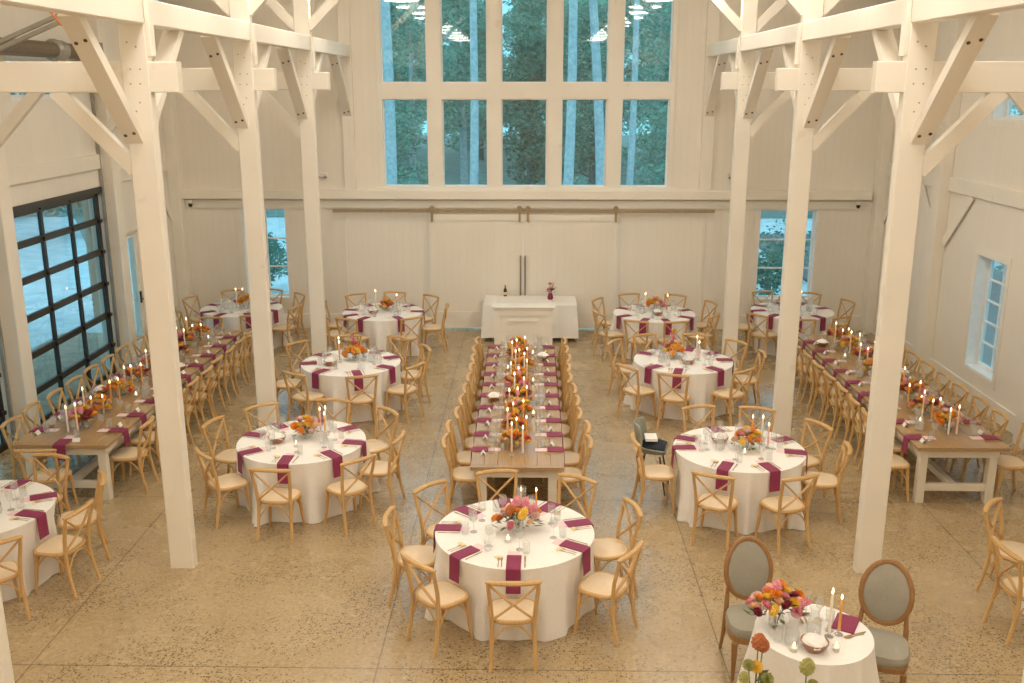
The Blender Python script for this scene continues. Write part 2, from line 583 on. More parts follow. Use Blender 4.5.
# ---- windows
def framed_window(name, axis, rect, depth0, depth1, cols, rows, glass_at, bar=0.028, outer=0.05, reveal_mat=None, glass_mat=None):
    """reveal boards + muntins + one pane mesh each, in a wall opening; AXIS 'x': wall across x, 'y': along y"""
    u0, u1, z0, z1 = rect
    def bx(mb, a0, a1, d0, d1, c0, c1):
        d0, d1 = min(d0, d1), max(d0, d1)
        return mb.box(a0, a1, d0, d1, c0, c1) if axis == 'x' else mb.box(d0, d1, a0, a1, c0, c1)
    fr = MB()
    t = outer
    bx(fr, u0, u0 + .02, depth0, depth1, z0, z1)
    bx(fr, u1 - .02, u1, depth0, depth1, z0, z1)
    bx(fr, u0 + .02, u1 - .02, depth0, depth1, z1 - .02, z1)
    bx(fr, u0 + .02, u1 - .02, depth0, depth1, z0, z0 + .025)
    root = struct(name, fr.mesh('window_reveal', reveal_mat or M['reveal']))
    g = glass_at
    s = MB()
    a0, a1, c0, c1 = u0 + .02, u1 - .02, z0 + .025, z1 - .02
    bx(s, a0, a0 + t, g - .03, g + .03, c0, c1)
    bx(s, a1 - t, a1, g - .03, g + .03, c0, c1)
    bx(s, a0 + t, a1 - t, g - .03, g + .03, c0, c0 + t)
    bx(s, a0 + t, a1 - t, g - .03, g + .03, c1 - t, c1)
    put('window_frame', s.mesh('window_frame', M['reveal']), root)
    mu = MB()
    W, Hh = (a1 - a0 - 2 * t), (c1 - c0 - 2 * t)
    for i in range(1, cols):
        u = a0 + t + W * i / cols
        bx(mu, u - bar / 2, u + bar / 2, g - .018, g + .018, c0 + t, c1 - t)
    for j in range(1, rows):
        z = c0 + t + Hh * j / rows
        bx(mu, a0 + t, a1 - t, g - .017, g + .017, z - bar / 2, z + bar / 2)
    if mu.v:
        put('muntins', mu.mesh('muntins', M['reveal']), root)
    p = MB()
    bx(p, a0 + t, a1 - t, g - .004, g + .004, c0 + t, c1 - t)
    put('pane', p.mesh('pane', glass_mat or M['window']), root)
    return root

# the big rear window: five columns, wide mullions
us = [(-3.02, -2.54), (-1.82, -1.36), (-.60, -.14), (.60, 1.06), (1.80, 2.28)]
cols = [(-2.985, -2.515), (-1.815, -1.345), (-.62, -.15), (0.58, 1.05), (1.78, 2.26)]
def px_x(p):
    return -0.0 + 0
root = None
pane_px = [(383.0, 428.0), (442.3, 487.6), (501.4, 546.8), (561.2, 606.2), (620.8, 668.0)]
px0 = project(0, YB, 3.8)[0]
px1 = project(1, YB, 3.8)[0]
CX5 = [((a - px0) / (px1 - px0), (c - px0) / (px1 - px0)) for a, c in pane_px]
rows5 = [(2.97, 4.70), (5.01, 7.45)]
fr = MB()
xs = [BIG[0]] + [q for c in CX5 for q in c] + [BIG[1]]
Y0, Y1 = YB - 0.03, YB + 0.2
for i in range(0, len(xs), 2):
    fr.box(xs[i], xs[i + 1], Y0, Y1, BIG[2] - .02, BIG[3], 0)
for (a, c) in CX5:
    fr.box(a, c, Y0 + .002, Y1 - .002, 4.70, 5.01)
    fr.box(a, c, Y0 + .002, Y1 - .002, 7.45, BIG[3])
    fr.box(a, c, Y0 + .002, Y1 - .002, BIG[2] - .02, 2.97)
W1 = struct('window_1', fr.mesh('big_window_mullions', M['trim']))
sl = MB().box(-3.14, 2.96, YB - 0.07, YB + .05, 2.90, 2.95)
put('window_sill', sl.mesh('window_sill', M['trim']), W1)
for (a, c) in CX5:
    for (z0, z1) in rows5:
        sash = MB()
        t = .022
        ya, yb_ = YB + .08, YB + .16
        sash.box(a, a + t, ya, yb_, z0, z1).box(c - t, c, ya, yb_, z0, z1).box(a + t, c - t, ya, yb_, z0, z0 + t).box(a + t, c - t, ya, yb_, z1 - t, z1)
        so = put('sash', sash.mesh('sash', M['reveal']), W1)
        pn = MB().box(a + t, c - t, YB + .115, YB + .122, z0 + t, z1 - t)
        put('pane', pn.mesh('pane', M['window']), so)

framed_window('window_2', 'x', RW_L, YB - .02, YB + .24, 2, 3, YB + .14, outer=.035)
framed_window('window_3', 'x', RW_R, YB - .02, YB + .24, 2, 3, YB + .14, outer=.035)
framed_window('window_4', 'y', RWIN, XR - .01, XR + .26, 2, 5, XR + .21, outer=.05)
framed_window('window_5', 'y', CW_R, XR - .01, XR + .26, 2, 2, XR + .21, outer=.05)
framed_window('window_6', 'y', CL_L, XL - .24, XL + .01, 3, 2, XL - .19, outer=.05)
b = MB()
for (y0, y1, z0, z1) in (RWIN, CW_R):
    b.box(XR - .018, XR, y0 - .09, y0, z0 - .1, z1 + .1).box(XR - .018, XR, y1, y1 + .09, z0 - .1, z1 + .1)
    b.box(XR - .017, XR, y0, y1, z1, z1 + .1).box(XR - .017, XR, y0, y1, z0 - .1, z0)
struct('trim_%d' % k, b.mesh('window_casing', M['trim']))
k += 1
b = MB()
for (x0, x1, z0, z1) in (RW_L, RW_R):
    b.box(x0 - .09, x0, YB - .02, YB, z0 - .1, z1).box(x1, x1 + .09, YB - .02, YB, z0 - .1, z1).box(x0, x1, YB - .021, YB, z0 - .1, z0)
struct('trim_%d' % k, b.mesh('window_casing', M['trim']))
k += 1

# ---- garage doors: three columns, six rows of panes, black rails
def garage_door(name, rect):
    y0, y1, z0, z1 = rect
    x = XL - .06
    rails = MB()
    hz = [0.05, 0.53, 1.08, 1.63, 2.19, 2.72, 3.20]
    for i, z in enumerate(hz):
        h = .05 if i < 6 else .075
        rails.box(x - .04, x + .012, y0 + .05, y1 - .05, z - h, z + h)
    root = struct(name, rails.mesh('door_rails', M['black_metal']))
    cols = [y0 + .09 + (y1 - y0 - .18) * i / 3 for i in range(4)]
    st = MB()
    for i, y in enumerate(cols):
        w = .03 if 0 < i < 3 else .05
        st.box(x - .035, x + .02, y - w, y + w, 0.0, z1 - .02)
    put('stile', st.mesh('door_stiles', M['black_metal']), root)
    for i in range(3):
        for j in range(6):
            p = MB().box(x - .016, x - .008, cols[i] + .03, cols[i + 1] - .03, hz[j] + .05, hz[j + 1] - .05)
            put('pane', p.mesh('pane', M['door_glass']), root)
    hg = MB()
    for z in hz[1:]:
        for y in (y0 + .09, y1 - .09, cols[1], cols[2]):
            hg.box(x + .012, x + .05, y - .05, y + .05, z - .03, z + .03)
    put('hinge', hg.mesh('door_hinges', M['black_metal']), root)
    tr = MB()
    for y in (y0 + .01, y1 - .01):
        tr.box(XL + .005, XL + .055, y - .018, y + .018, .1, 5.4)
    put('track', tr.mesh('door_track', M['steel']), root)
    # header bar
    hb = MB().box(XL - .02, XL + .03, y0, y1, 3.20, 3.30)
    put('header', hb.mesh('door_header', M['black_metal']), root)
    return root
garage_door('door_3', GD1)
garage_door('door_4', GD2)

# ---- white glazed side door
b = MB()
y0, y1, z1 = LDOOR[0], LDOOR[1], LDOOR[3]
x = XL - .08
b.box(XL - .2, XL + .015, y0, y0 + .06, 0, z1).box(XL - .2, XL + .015, y1 - .06, y1, 0, z1).box(XL - .2, XL + .015, y0 + .06, y1 - .06, z1 - .06, z1)
D5 = struct('door_5', b.mesh('side_door_frame', M['trim']))
b = MB().box(x - .02, x + .02, y0 + .06, y0 + .17, 0.01, z1 - .06).box(x - .02, x + .02, y1 - .17, y1 - .06, .01, z1 - .06)
b.box(x - .02, x + .02, y0 + .17, y1 - .17, .01, .28).box(x - .02, x + .02, y0 + .17, y1 - .17, z1 - .17, z1 - .06)
lf = put('door_leaf', b.mesh('side_door_leaf', M['trim']), D5)
put('pane', MB().box(x - .004, x + .004, y0 + .17, y1 - .17, .28, z1 - .17).mesh('pane', M['door_glass']), lf)
put('door_handle', MB().tube([(x + .05, y1 - .13, 1.05), (x + .07, y1 - .13, 1.05), (x + .07, y1 - .24, 1.05)], .012).box(x + .02, x + .05, y1 - .15, y1 - .11, .98, 1.2).mesh('door_handle', M['black_metal']), lf)

# ---- sliding barn doors, track, hangers
trk = thing('barn_door_track', 'long bronze sliding-door rail across the back wall under the ledge', 'door track', (0, 0, 0))
put('rail', MB().box(-4.02, 3.76, YB - .135, YB - .11, 2.455, 2.515).mesh('track_rail', M['bronze']), trk)
for i in range(16):
    xx = -3.9 + i * .505
    put('spacer', MB().tube([(xx, YB - .13, 2.485), (xx, YB - .01, 2.485)], .018, 6).mesh('track_spacer', M['bronze']), trk)
for nm, xa, xb, hx in (('door_1', -2.06, -.132, (-1.99, -.20)), ('door_2', -.128, 1.81, (-.03, 1.76))):
    b = MB().box(xa, xb, YB - .10, YB - .055, .035, 2.42)
    D = struct(nm, b.mesh('barn_door_leaf', M['wall_x']))
    t = MB().box(xa, xb, YB - .118, YB - .10, 2.29, 2.42).box(xa, xb, YB - .118, YB - .10, .035, .38)
    t.box(xa, xa + .025, YB - .115, YB - .10, .38, 2.29).box(xb - .025, xb, YB - .115, YB - .10, .38, 2.29)
    put('door_rail', t.mesh('barn_door_rails', M['trim']), D)
    for h in hx:
        g = MB().box(h - .022, h + .022, YB - .16, YB - .118, 2.27, 2.58)
        g.tube([(h, YB - .165, 2.545), (h, YB - .10, 2.545)], .05, 14)
        put('hanger', g.mesh('door_hanger', M['bronze']), D)
    hx_ = xb - .045 if nm == 'door_1' else xa + .045
    g = MB().tube([(hx_, YB - .16, .74), (hx_, YB - .16, 1.58)], .016, 8)
    for z in (.80, 1.52):
        g.tube([(hx_, YB - .16, z), (hx_, YB - .115, z)], .011, 6)
    put('door_handle', g.mesh('door_handle', M['bronze']), D)

# ---- timber pillars with their tie beams and knee braces, the two long beams
PW, PD = 0.25, 0.13
ROWS = {-1: [5.76, 9.34, 12.86, 16.33], 1: [5.95, 9.36, 13.03, 16.76]}
XI = {-1: -3.54, 1: 3.45}            # inner faces of the pillars
LB0, LB1 = 5.50, 5.73                # long beam underside and top
def ceil_z(x):
    return RIDGE - (RIDGE - EAVE) * abs(x - XC) / 7.4
def bolts(parent, pts, nrm):
    for p in pts:
        q = Vector(p)
        n = Vector(nrm)
        put('bolt', MB().tube([q - n * .012, q + n * .012], .019, 8).mesh('bolt', M['bolt']), parent)
PNAMES = {(-1, 0): 'white square timber pillar closest to camera on the garage-door side',
          (-1, 1): 'white timber pillar between the two garage doors and the open floor',
          (-1, 2): 'second white timber pillar along the garage-door side, by the table with orange flowers',
          (-1, 3): 'white timber pillar on the garage-door side standing next to the barn doors',
          (1, 0): 'white square timber pillar closest to camera on the side-window side',
          (1, 1): 'white timber pillar standing behind the oval-back chairs',
          (1, 2): 'white timber pillar between the grey baby seat table and the side wall table',
          (1, 3): 'white timber pillar on the side-window side standing next to the barn doors'}
for s in (-1, 1):
    xi = XI[s]
    xo = xi + s * PW
    x0, x1 = min(xi, xo), max(xi, xo)
    xm = (x0 + x1) / 2
    side = 'garage-door' if s < 0 else 'side-window'
    bm = MB().box(xi + (0 if s > 0 else -.17), xi + (.17 if s > 0 else 0), 3.0, YB - .001, LB0, LB1, .01)
    struct('beam', bm.mesh('long_beam', M['timber']), None, 'long white timber beam running over the %s row of pillars' % side, 'beam')
    for i, y in enumerate(ROWS[s]):
        p = MB().box(x0, x1, y - PD / 2, y + PD / 2, 0, ceil_z(xo) - .02, .010)
        P = struct('pillar', p.mesh('pillar_post', M['timber']), None, PNAMES[(s, i)], 'pillar')
        # tie beam to the side wall, sticking out past the pillar
        wx = XL if s < 0 else XR
        tb = MB().box(min(wx, xi - s * .27), max(wx, xi - s * .27), y - .055, y + .055, 4.89, 5.17, .008)
        put('tie_beam', tb.mesh('tie_beam', M['timber']), P)
        # knee braces below the long beam, toward and away from the camera
        for d in (-1, 1):
            if d > 0:
                a = (xm + s * .01, y + PD / 2 - .02, 4.52)
                e = (xm + s * .01, y + PD / 2 + 1.04, LB0 + .02)
            else:
                a = (xm + s * .065, y - PD / 2 + .03, 4.46)
                e = (xm + s * .065, y - PD / 2 - 1.08, LB0 + .03)
            br = MB().beam(a, e, .17, .10)
            B = put('brace', br.mesh('knee_brace', M['timber']), P)
            if d < 0:
                A, E_ = Vector(a), Vector(e)
                dr = (E_ - A).normalized()
                n = Vector((1, 0, 0)).cross(dr)
                n = n if n.z < 0 else -n
                for t in (.13, 1.27):
                    for q in (-.045, .045):
                        c = A + dr * (t + q * .35) + Vector((q, 0, 0)) + n * .05
                        put('bolt', MB().tube([c, c + n * .008], .017, 8).mesh('bolt', M['bolt']), B)
        # knee braces below the tie beam
        a = (xo - s * .03, y, 4.17)
        e = (xo + s * .66, y, 4.91)
        put('brace', MB().beam(a, e, .10, .14, up=(0, 0, 1)).mesh('knee_brace', M['timber']), P)
        a = (wx - s * .16, y, 4.10)
        e = (wx - s * .95, y, 4.91)
        put('brace', MB().beam(a, e, .10, .14).mesh('knee_brace', M['timber']), P)
        # upper braces to the roof
        a = (xi + s * .03, y, 5.86)
        e = (xi - s * 1.35, y, 7.22)
        put('brace', MB().beam(a, e, .10, .14).mesh('upper_brace', M['timber']), P)
        a = (xo - s * .03, y, 5.86)
        e = (xo + s * .98, y, 6.85)
        put('brace', MB().beam(a, e, .10, .14).mesh('upper_brace', M['timber']), P)
        # packing block between tie beam and long beam on the inner face
        put('packing_block', MB().box(min(xi, xi - s * .045), max(xi, xi - s * .045), y - .055, y + .055, 5.22, 5.72, .006).mesh('packing_block', M['timber']), P)
        # wooden pegs
        pg = []
        for (dx, z) in ((-.05, 5.34), (.03, 5.30), (-.04, 5.10), (.05, 5.10), (-.05, 4.97), (.04, 4.97), (.02, 4.80), (-.02, 4.72)):
            pg.append((xm + dx, y - PD / 2, z))
        for q in pg:
            put('peg', MB().tube([q, (q[0], q[1] - .004, q[2])], .009, 6).mesh('peg', M['peg']), P)
    # brace from the back wall down the long beam's end
    wb = MB().beam((xm - s * .03, YB - .86, 4.47), (xm - s * .03, YB - 1.95, LB0 + .03), .17, .10)
# wall-end braces of the long beams (attached to the rear wall posts)
for s in (-1, 1):
    xm = XI[s] + s * .10
    rp = MB().box(xm - .12, xm + .12, YB - .10, YB, 2.90, ceil_z(XI[s]) - .4, .008)
    rp_o = struct('trim_%d' % k, rp.mesh('rear_wall_post', M['wall_x']))
    k += 1
    a, e = (xm, YB - .06, 4.40), (xm, YB - 1.28, LB0 + .03)
    B = put('brace', MB().beam(a, e, .17, .10).mesh('knee_brace', M['timber']), rp_o)
    A, E_ = Vector(a), Vector(e)
    dr = (E_ - A).normalized()
    n = Vector((1, 0, 0)).cross(dr)
    n = n if n.z < 0 else -n
    for t in (.13, 1.45):
        for q in (-.045, .045):
            c = A + dr * (t + q * .35) + Vector((q, 0, 0)) + n * .05
            put('bolt', MB().tube([c, c + n * .008], .017, 8).mesh('bolt', M['bolt']), B)

# ---- garage lift gear high on the garage-door wall
g = thing('garage_door_spring', 'dark brown torsion tube with grey coupling high above the garage door', 'door spring', (0, 0, 0))
put('tube', MB().tube([(-7.0, 11.6, 5.46), (-7.0, 16.2, 5.46)], .115, 14).mesh('spring_tube', M['dark_brown']), g)
put('coupling', MB().tube([(-7.0, 14.70, 5.46), (-7.0, 14.74, 5.46), (-7.0, 14.78, 5.46), (-7.0, 14.98, 5.46), (-7.0, 15.02, 5.46)], [.10, .165, .15, .15, .10], 14).mesh('coupling', M['steel']), g)
for y in (11.7, 16.1):
    put('bracket', MB().box(XL + .012, -6.85, y - .03, y + .03, 5.3, 5.62).mesh('spring_bracket', M['steel']), g)
g = thing('conduit_rail', 'pair of sloping grey steel rails under the beam above the garage door', 'rail', (0, 0, 0))
for dz in (0, .07):
    put('rail', MB().beam((-6.6, 11, 5.03 + dz), (-4.95, 11, 5.69 + dz), .06, .04).mesh('steel_rail', M['steel']), g)
put('strap', MB().tube([(-5.26, 10.94, 5.88), (-5.18, 10.92, 5.74), (-5.07, 10.92, 5.59), (-4.96, 10.95, 5.56)], .012, 6).mesh('orange_strap', M['orange_strap']), g)
put('hanger_rod', MB().tube([(-6.3, 11, 5.1), (-6.3, 11, 7.0)], .01, 6).mesh('hanger_rod', M['steel']), g)
put('hanger_rod', MB().tube([(-5.1, 11, 5.6), (-5.1, 11, 7.6)], .01, 6).mesh('hanger_rod', M['steel']), g)

# ---- small fittings on the back wall
for x, lab in ((-6.95, 'small dark dome camera under the ledge in the garage-side corner'), (6.66, 'small dark dome camera under the ledge in the corner behind the side-wall table')):
    c = thing('security_camera', lab, 'security camera', (x, YB - .05, 2.62), 0, 'dome cameras on the back wall')
    put('mount', MB().box(-.05, .05, -.06, .006, 0, .08, .01).mesh('camera_mount', M['trim']), c)
    put('lens', MB().lathe([(.0, -.075), (.03, -.06), (.042, -.03), (.042, 0)], 12, (0, -.03, 0)).mesh('camera_lens', M['black_metal'], True), c)
for x, lab in ((-4.22, 'small white junction box on the back wall above the ledge, garage-door side'), (4.10, 'small white junction box on the back wall above the ledge, side-window side')):
    c = thing('junction_box', lab, 'junction box', (x, YB, 3.2), 0, 'junction boxes')
    put('case', MB().box(-.11, .11, -.06, 0, -.05, .05, .008).mesh('box_case', M['teal_plastic']), c)
    for sx in (-.07, .07):
        put('spotlight', MB().tube([(sx, -.06, -.03), (sx, -.08, -.05)], .025, 8).mesh('box_lamp', M['steel']), c)
# ------------------------------------------------------------------ furniture and tableware sources
def bez(p0, p1, p2, n=7):
    return [tuple((1 - t) ** 2 * a + 2 * t * (1 - t) * b + t * t * c for a, b, c in zip(p0, p1, p2)) for t in [i / (n - 1) for i in range(n)]]

def seat_outline(n=28, wf=.222, wb=.19, d=.195):
    pts = []
    for i in range(n):
        a = 2 * PI * i / n
        c, s_ = math.cos(a), math.sin(a)
        e = .62
        x = math.copysign(abs(c) ** e, c)
        y = math.copysign(abs(s_) ** e, s_)
        w = wb + (wf - wb) * (y + 1) / 2
        pts.append((x * w, y * d))
    return pts

def slab(mb, outline, z0, z1, bevel=.012, crown=0.0):
    n = len(outline)
    rings = [(z0, .94), (z0 + bevel, 1.0), (z1 - bevel, 1.0), (z1, .955)]
    if crown:
        rings += [(z1 + crown * .6, .7), (z1 + crown, .3)]
    i0 = len(mb.v)
    for z, k in rings:
        mb.v += [(x * k, y * k, z) for x, y in outline]
    for q in range(len(rings) - 1):
        for j in range(n):
            a, b_ = i0 + q * n + j, i0 + q * n + (j + 1) % n
            mb.f.append((a, b_, b_ + n, a + n))
    mb.f.append(tuple(i0 + j for j in range(n))[::-1])
    mb.f.append(tuple(i0 + (len(rings) - 1) * n + j for j in range(n)))
    return mb

# the cross-back chair: +y faces the table, origin on the floor under the seat
CH = {}
def chair_meshes():
    w = M['chair']
    out = slab(MB(), [(x * .96, y * .96) for x, y in seat_outline()], .440, .468, .006)
    CH['seat'] = out.mesh('chair_seat', M['seat'], True)
    ring = MB()
    ol = [(x, y) for x, y in seat_outline(32)]
    ring.tube([(x * .985, y * .985, .447) for x, y in ol + ol[:1]], .021, 8, cap=False, flat=1.0)
    CH['seat_frame'] = ring.mesh('chair_seat_frame', w, True)
    for s, nm in ((-1, 'l'), (1, 'r')):
        path = [(s * .200, -.255, 0), (s * .190, -.215, .18), (s * .184, -.190, .34), (s * .184, -.187, .46), (s * .196, -.205, .62), (s * .210, -.240, .76), (s * .216, -.262, .862)]
        CH['rear_' + nm] = MB().tube(path, [.016, .0185, .020, .0205, .0195, .0185, .0175], 8).mesh('chair_rear_leg', w, True)
        path = [(s * .205, .190, 0), (s * .190, .172, .16), (s * .180, .160, .32), (s * .178, .155, .435)]
        CH['front_' + nm] = MB().tube(path, [.0145, .018, .0205, .022], 8).mesh('chair_front_leg', w, True)
    rail = bez((-.238, -.255, .868), (0, -.335, .884), (.238, -.255, .868), 11)
    CH['top_rail'] = MB().tube(rail, [.016] + [.028] * 9 + [.016], 8, flat=.8).mesh('chair_top_rail', w, True)
    for s, nm in ((-1, 'a'), (1, 'b')):
        p = bez((s * .203, -.250, .835), (s * .02, -.262 - .006 * s, .66), (-s * .178, -.186, .478), 9)
        CH['cross_' + nm] = MB().tube(p, .017, 6, flat=.6).mesh('chair_cross_slat', w, True)
    arc = MB()
    def hoop(a, b_, drop):
        m_ = tuple((p + q) / 2 for p, q in zip(a, b_))
        arc.tube(bez((a[0], a[1], a[2]), (a[0] * .55 + m_[0] * .45, a[1] * .55 + m_[1] * .45, .43), (m_[0], m_[1], .425), 6), .009, 6)
        arc.tube(bez((b_[0], b_[1], b_[2]), (b_[0] * .55 + m_[0] * .45, b_[1] * .55 + m_[1] * .45, .43), (m_[0], m_[1], .425), 6), .009, 6)
    fl, fr_, rl, rr = (-.188, .168, .24), (.188, .168, .24), (-.187, -.20, .24), (.187, -.20, .24)
    for a, b_ in ((fl, fr_), (rl, rr), (fl, rl), (fr_, rr)):
        hoop(a, b_, 0)
    CH['hoops'] = arc.mesh('chair_hoop_brace', w, True)
chair_meshes()
def make_chair(label, group):
    t = thing('crossback_chair', label, 'chair', group=group)
    kid('seat', CH['seat'], t)
    kid('seat_frame', CH['seat_frame'], t)
    for k_ in ('front_l', 'front_r', 'rear_l', 'rear_r'):
        kid('leg', CH[k_], t)
    kid('top_rail', CH['top_rail'], t)
    kid('cross_slat', CH['cross_a'], t)
    kid('cross_slat', CH['cross_b'], t)
    kid('hoop_brace', CH['hoops'], t)
    return t
CHAIR = Proto(make_chair)

# oval-back upholstered chair
def ell(rx, rz, n=28):
    return [(rx * math.cos(2 * PI * i / n), rz * math.sin(2 * PI * i / n)) for i in range(n)]
def make_oval(label, group):
    t = thing('oval_back_chair', label, 'chair', group=group)
    sm = slab(MB(), [(x * 1.16, y * 1.2) for x, y in seat_outline(32)], .40, .485, .03, .03)
    kid('seat', sm.mesh('oval_seat_cushion', M['grey_cloth'], True), t)
    fr = slab(MB(), [(x * 1.14, y * 1.18) for x, y in seat_outline(32)], .345, .405, .008)
    kid('apron', fr.mesh('oval_apron', M['walnut'], True), t)
    def bp(x, z):            # leaning back plane
        return (x, -.235 - (z - .5) * .20 - .05 * (1 - (x / .22) ** 2) + .05, z)
    rx, rz, zc = .200, .262, .80
    ring = [bp(x, zc + z) for x, z in ell(rx, rz, 36)]
    kid('back_frame', MB().tube(ring + ring[:1], .024, 8, cap=False, flat=.9, up=(0, 1, .2)).mesh('oval_back_frame', M['walnut'], True), t)
    pad = MB()
    rows = []
    n = 32
    prof = [(1.0, -.018), (1.0, .012), (.85, .030), (.45, .040), (.02, .042)]
    for q, dy in prof:
        row = []
        for x, z in ell(rx * .93 * q, rz * .93 * q, n):
            p = bp(x, zc + z)
            row.append((p[0], p[1] + dy, p[2]))
        rows.append(row + row[:1])
    pad.grid(rows)
    back = [[(p[0], p[1] - .0, p[2]) for p in rows[0]], [bp(0, zc) for _ in rows[0]]]
    back[1] = [(p[0], p[1] - .03, p[2]) for p in back[1]]
    pad.grid(back)
    kid('back_pad', pad.mesh('oval_back_pad', M['grey_cloth'], True), t)
    for s in (-1, 1):
        kid('leg', MB().tube([(s * .215, .20, 0), (s * .215, .20, .14), (s * .215, .20, .36)], [.013, .02, .028], 10).mesh('oval_front_leg', M['walnut'], True), t)
        kid('leg', MB().tube([(s * .20, -.30, 0), (s * .195, -.245, .2), (s * .19, -.22, .38), (s * .185, -.225, .52), (s * .175, -.25, .64)], [.014, .02, .024, .022, .018], 10).mesh('oval_rear_leg', M['walnut'], True), t)
    return t
OVAL = Proto(make_oval)

# farmhouse table: planks, apron, four legs, stretchers
def make_farm(L, W, inset=.06):
    def make(label, group):
        t = thing('farmhouse_table', label, 'table', group=group)
        n = 7
        top = MB()
        for i in range(n):
            x0 = -W / 2 + W * i / n
            top.box(x0 + .0012, x0 + W / n - .0012, -L / 2 + (.075 if 0 <= i < n else 0), L / 2 - .075, .715, .76, .003)
        top.box(-W / 2, W / 2, -L / 2, -L / 2 + .073, .715, .76, .003).box(-W / 2, W / 2, L / 2 - .073, L / 2, .715, .76, .003)
        kid('tabletop', top.mesh('farm_table_top', M['table_wood']), t)
        ap = MB()
        a, bb = W / 2 - .07, L / 2 - .09
        ap.box(-a, a, -bb, -bb + .025, .60, .715).box(-a, a, bb - .025, bb, .60, .715).box(-a, -a + .025, -bb + .025, bb - .025, .60, .715).box(a - .025, a, -bb + .025, bb - .025, .60, .715)
        kid('apron', ap.mesh('farm_table_apron', M['farm_white']), t)
        for sx in (-1, 1):
            for sy in (-1, 1):
                x, y = sx * (a - inset if sy < 0 else .20), sy * (bb - .06)
                kid('leg', MB().box(x - .05, x + .05, y - .05, y + .05, 0, .71, .006).mesh('farm_table_leg', M['farm_white']), t)
        st = MB()
        for sy in (-1, 1):
            y = sy * (bb - .06)
            st.box(-a + .11 if sy < 0 else -.15, a - .11 if sy < 0 else .15, y - .03, y + .03, .15, .24, .004)
        st.box(-.04, .04, -bb + .09, bb - .09, .155, .235, .004)
        kid('stretcher', st.mesh('farm_table_stretcher', M['farm_white']), t)
        return t
    return make

# round table under the cloth
def make_round(label, group):
    t = thing('round_table', label, 'table', group=group)
    kid('tabletop', MB().lathe([(.001, .725), (.755, .725), (.76, .73), (.76, .752), (.755, .756), (.001, .756)], 40).mesh('round_top', M['table_wood'], True), t)
    for i in range(4):
        a = PI / 4 + i * PI / 2
        kid('leg', MB().tube([(.5 * math.cos(a), .5 * math.sin(a), 0), (.45 * math.cos(a), .45 * math.sin(a), .725)], .018, 8).mesh('round_leg', M['steel'], True), t)
    return t
ROUND = Proto(make_round)

def round_cloth(R_, top, chairs, seed, flare=.11, seg=220, lv=9):
    """cloth to the floor; pressed in behind each chair, fluted between them"""
    r = random.Random(seed)
    ph = r.uniform(0, 6.28)
    folds = [(r.uniform(0, 2 * PI), r.uniform(.4, 1.0), rad(r.uniform(2.2, 4.5))) for _ in range(44)]
    rows = []
    rows.append([(0, 0, top)] * (seg + 1))
    for q in (.35, .7, .95):
        rows.append([(R_ * q * math.cos(2 * PI * j / seg), R_ * q * math.sin(2 * PI * j / seg), top) for j in range(seg + 1)])
    rows.append([((R_ + .004) * math.cos(2 * PI * j / seg), (R_ + .004) * math.sin(2 * PI * j / seg), top - .006) for j in range(seg + 1)])
    for l in range(1, lv + 1):
        t = l / lv
        z = (top - .02) * (1 - t) + .006
        row = []
        for j in range(seg + 1):
            a = 2 * PI * (j % seg) / seg
            c = 0.0
            for h in chairs:
                d = (a - h + PI) % (2 * PI) - PI
                c = max(c, math.exp(-(d / .325) ** 8))
            f = 0.0
            for fa, fh, fw in folds:
                d = (a - fa + PI) % (2 * PI) - PI
                f += fh * math.exp(-(d / fw) ** 2)
            fl = flare * t ** 1.3 * (1 - c)
            rr = R_ + .006 + fl * (.30 + .62 * min(1.3, f)) - .062 * c * min(1, t * 2.6) + .030 * min(1, t * 1.8) * (f - .6) * (1 - .8 * c)
            row.append((rr * math.cos(a), rr * math.sin(a), z))
        rows.append(row)
    return MB().grid(rows)

# napkin, menu, cutlery, favour
def napkin_mesh(w, on, hang):
    g = MB()
    rows = []
    path = [(on, .012), (on * .66, .011), (on * .33, .011), (.03, .011), (.004, .010), (-.013, .004), (-.019, -.012), (-.021, -hang * .45), (-.024, -hang * .8), (-.026, -hang)]
    for y, z in path:
        rows.append([(x, y, z) for x in (-w / 2, -w / 4, 0, w / 4, w / 2)])
    lower = [[(p[0], p[1] + (.0 if p[2] > 0 else .006), p[2] - (.008 if p[2] > 0 else 0)) for p in row] for row in rows]
    g.grid(rows).grid([row[::-1] for row in lower])
    for e in (0, -1):
        g.grid([[r_[e] for r_ in rows], [r_[e] for r_ in lower]])
    g.grid([rows[-1], lower[-1]])
    g.grid([lower[0], rows[0]])
    return g
NAP_R = napkin_mesh(.135, .245, .235).mesh('napkin', M['napkin'], True)
NAP_L = napkin_mesh(.155, .185, .19).mesh('napkin', M['napkin'], True)
MENU_R = MB().box(-.055, .055, -.0, .10, 0, .003).mesh('menu_card', M['menu'])
MENU_L = MB().box(-.052, .052, 0, .155, 0, .003).mesh('menu_card', M['menu'])
fk = MB()
fk.tube([(0, 0, .004), (0, .05, .006), (0, .10, .004), (0, .128, .005)], [.0045, .0038, .0035, .007], 6, flat=.5)
for i in range(4):
    x = -.009 + i * .006
    fk.tube([(x * .7, .125, .005), (x, .145, .007), (x, .188, .008)], .0024, 4, flat=.6)
FORK = fk.mesh('fork', M['gold'], True)
kn = MB()
kn.tube([(0, 0, .004), (0, .045, .005), (0, .09, .004)], [.006, .0062, .0052], 6, flat=.55)
kn.tube([(0, .088, .004), (.001, .14, .004), (.001, .20, .004), (-.004, .222, .004)], [.006, .0085, .0085, .002], 6, flat=.25)
KNIFE = kn.mesh('knife', M['gold'], True)
fv = MB()
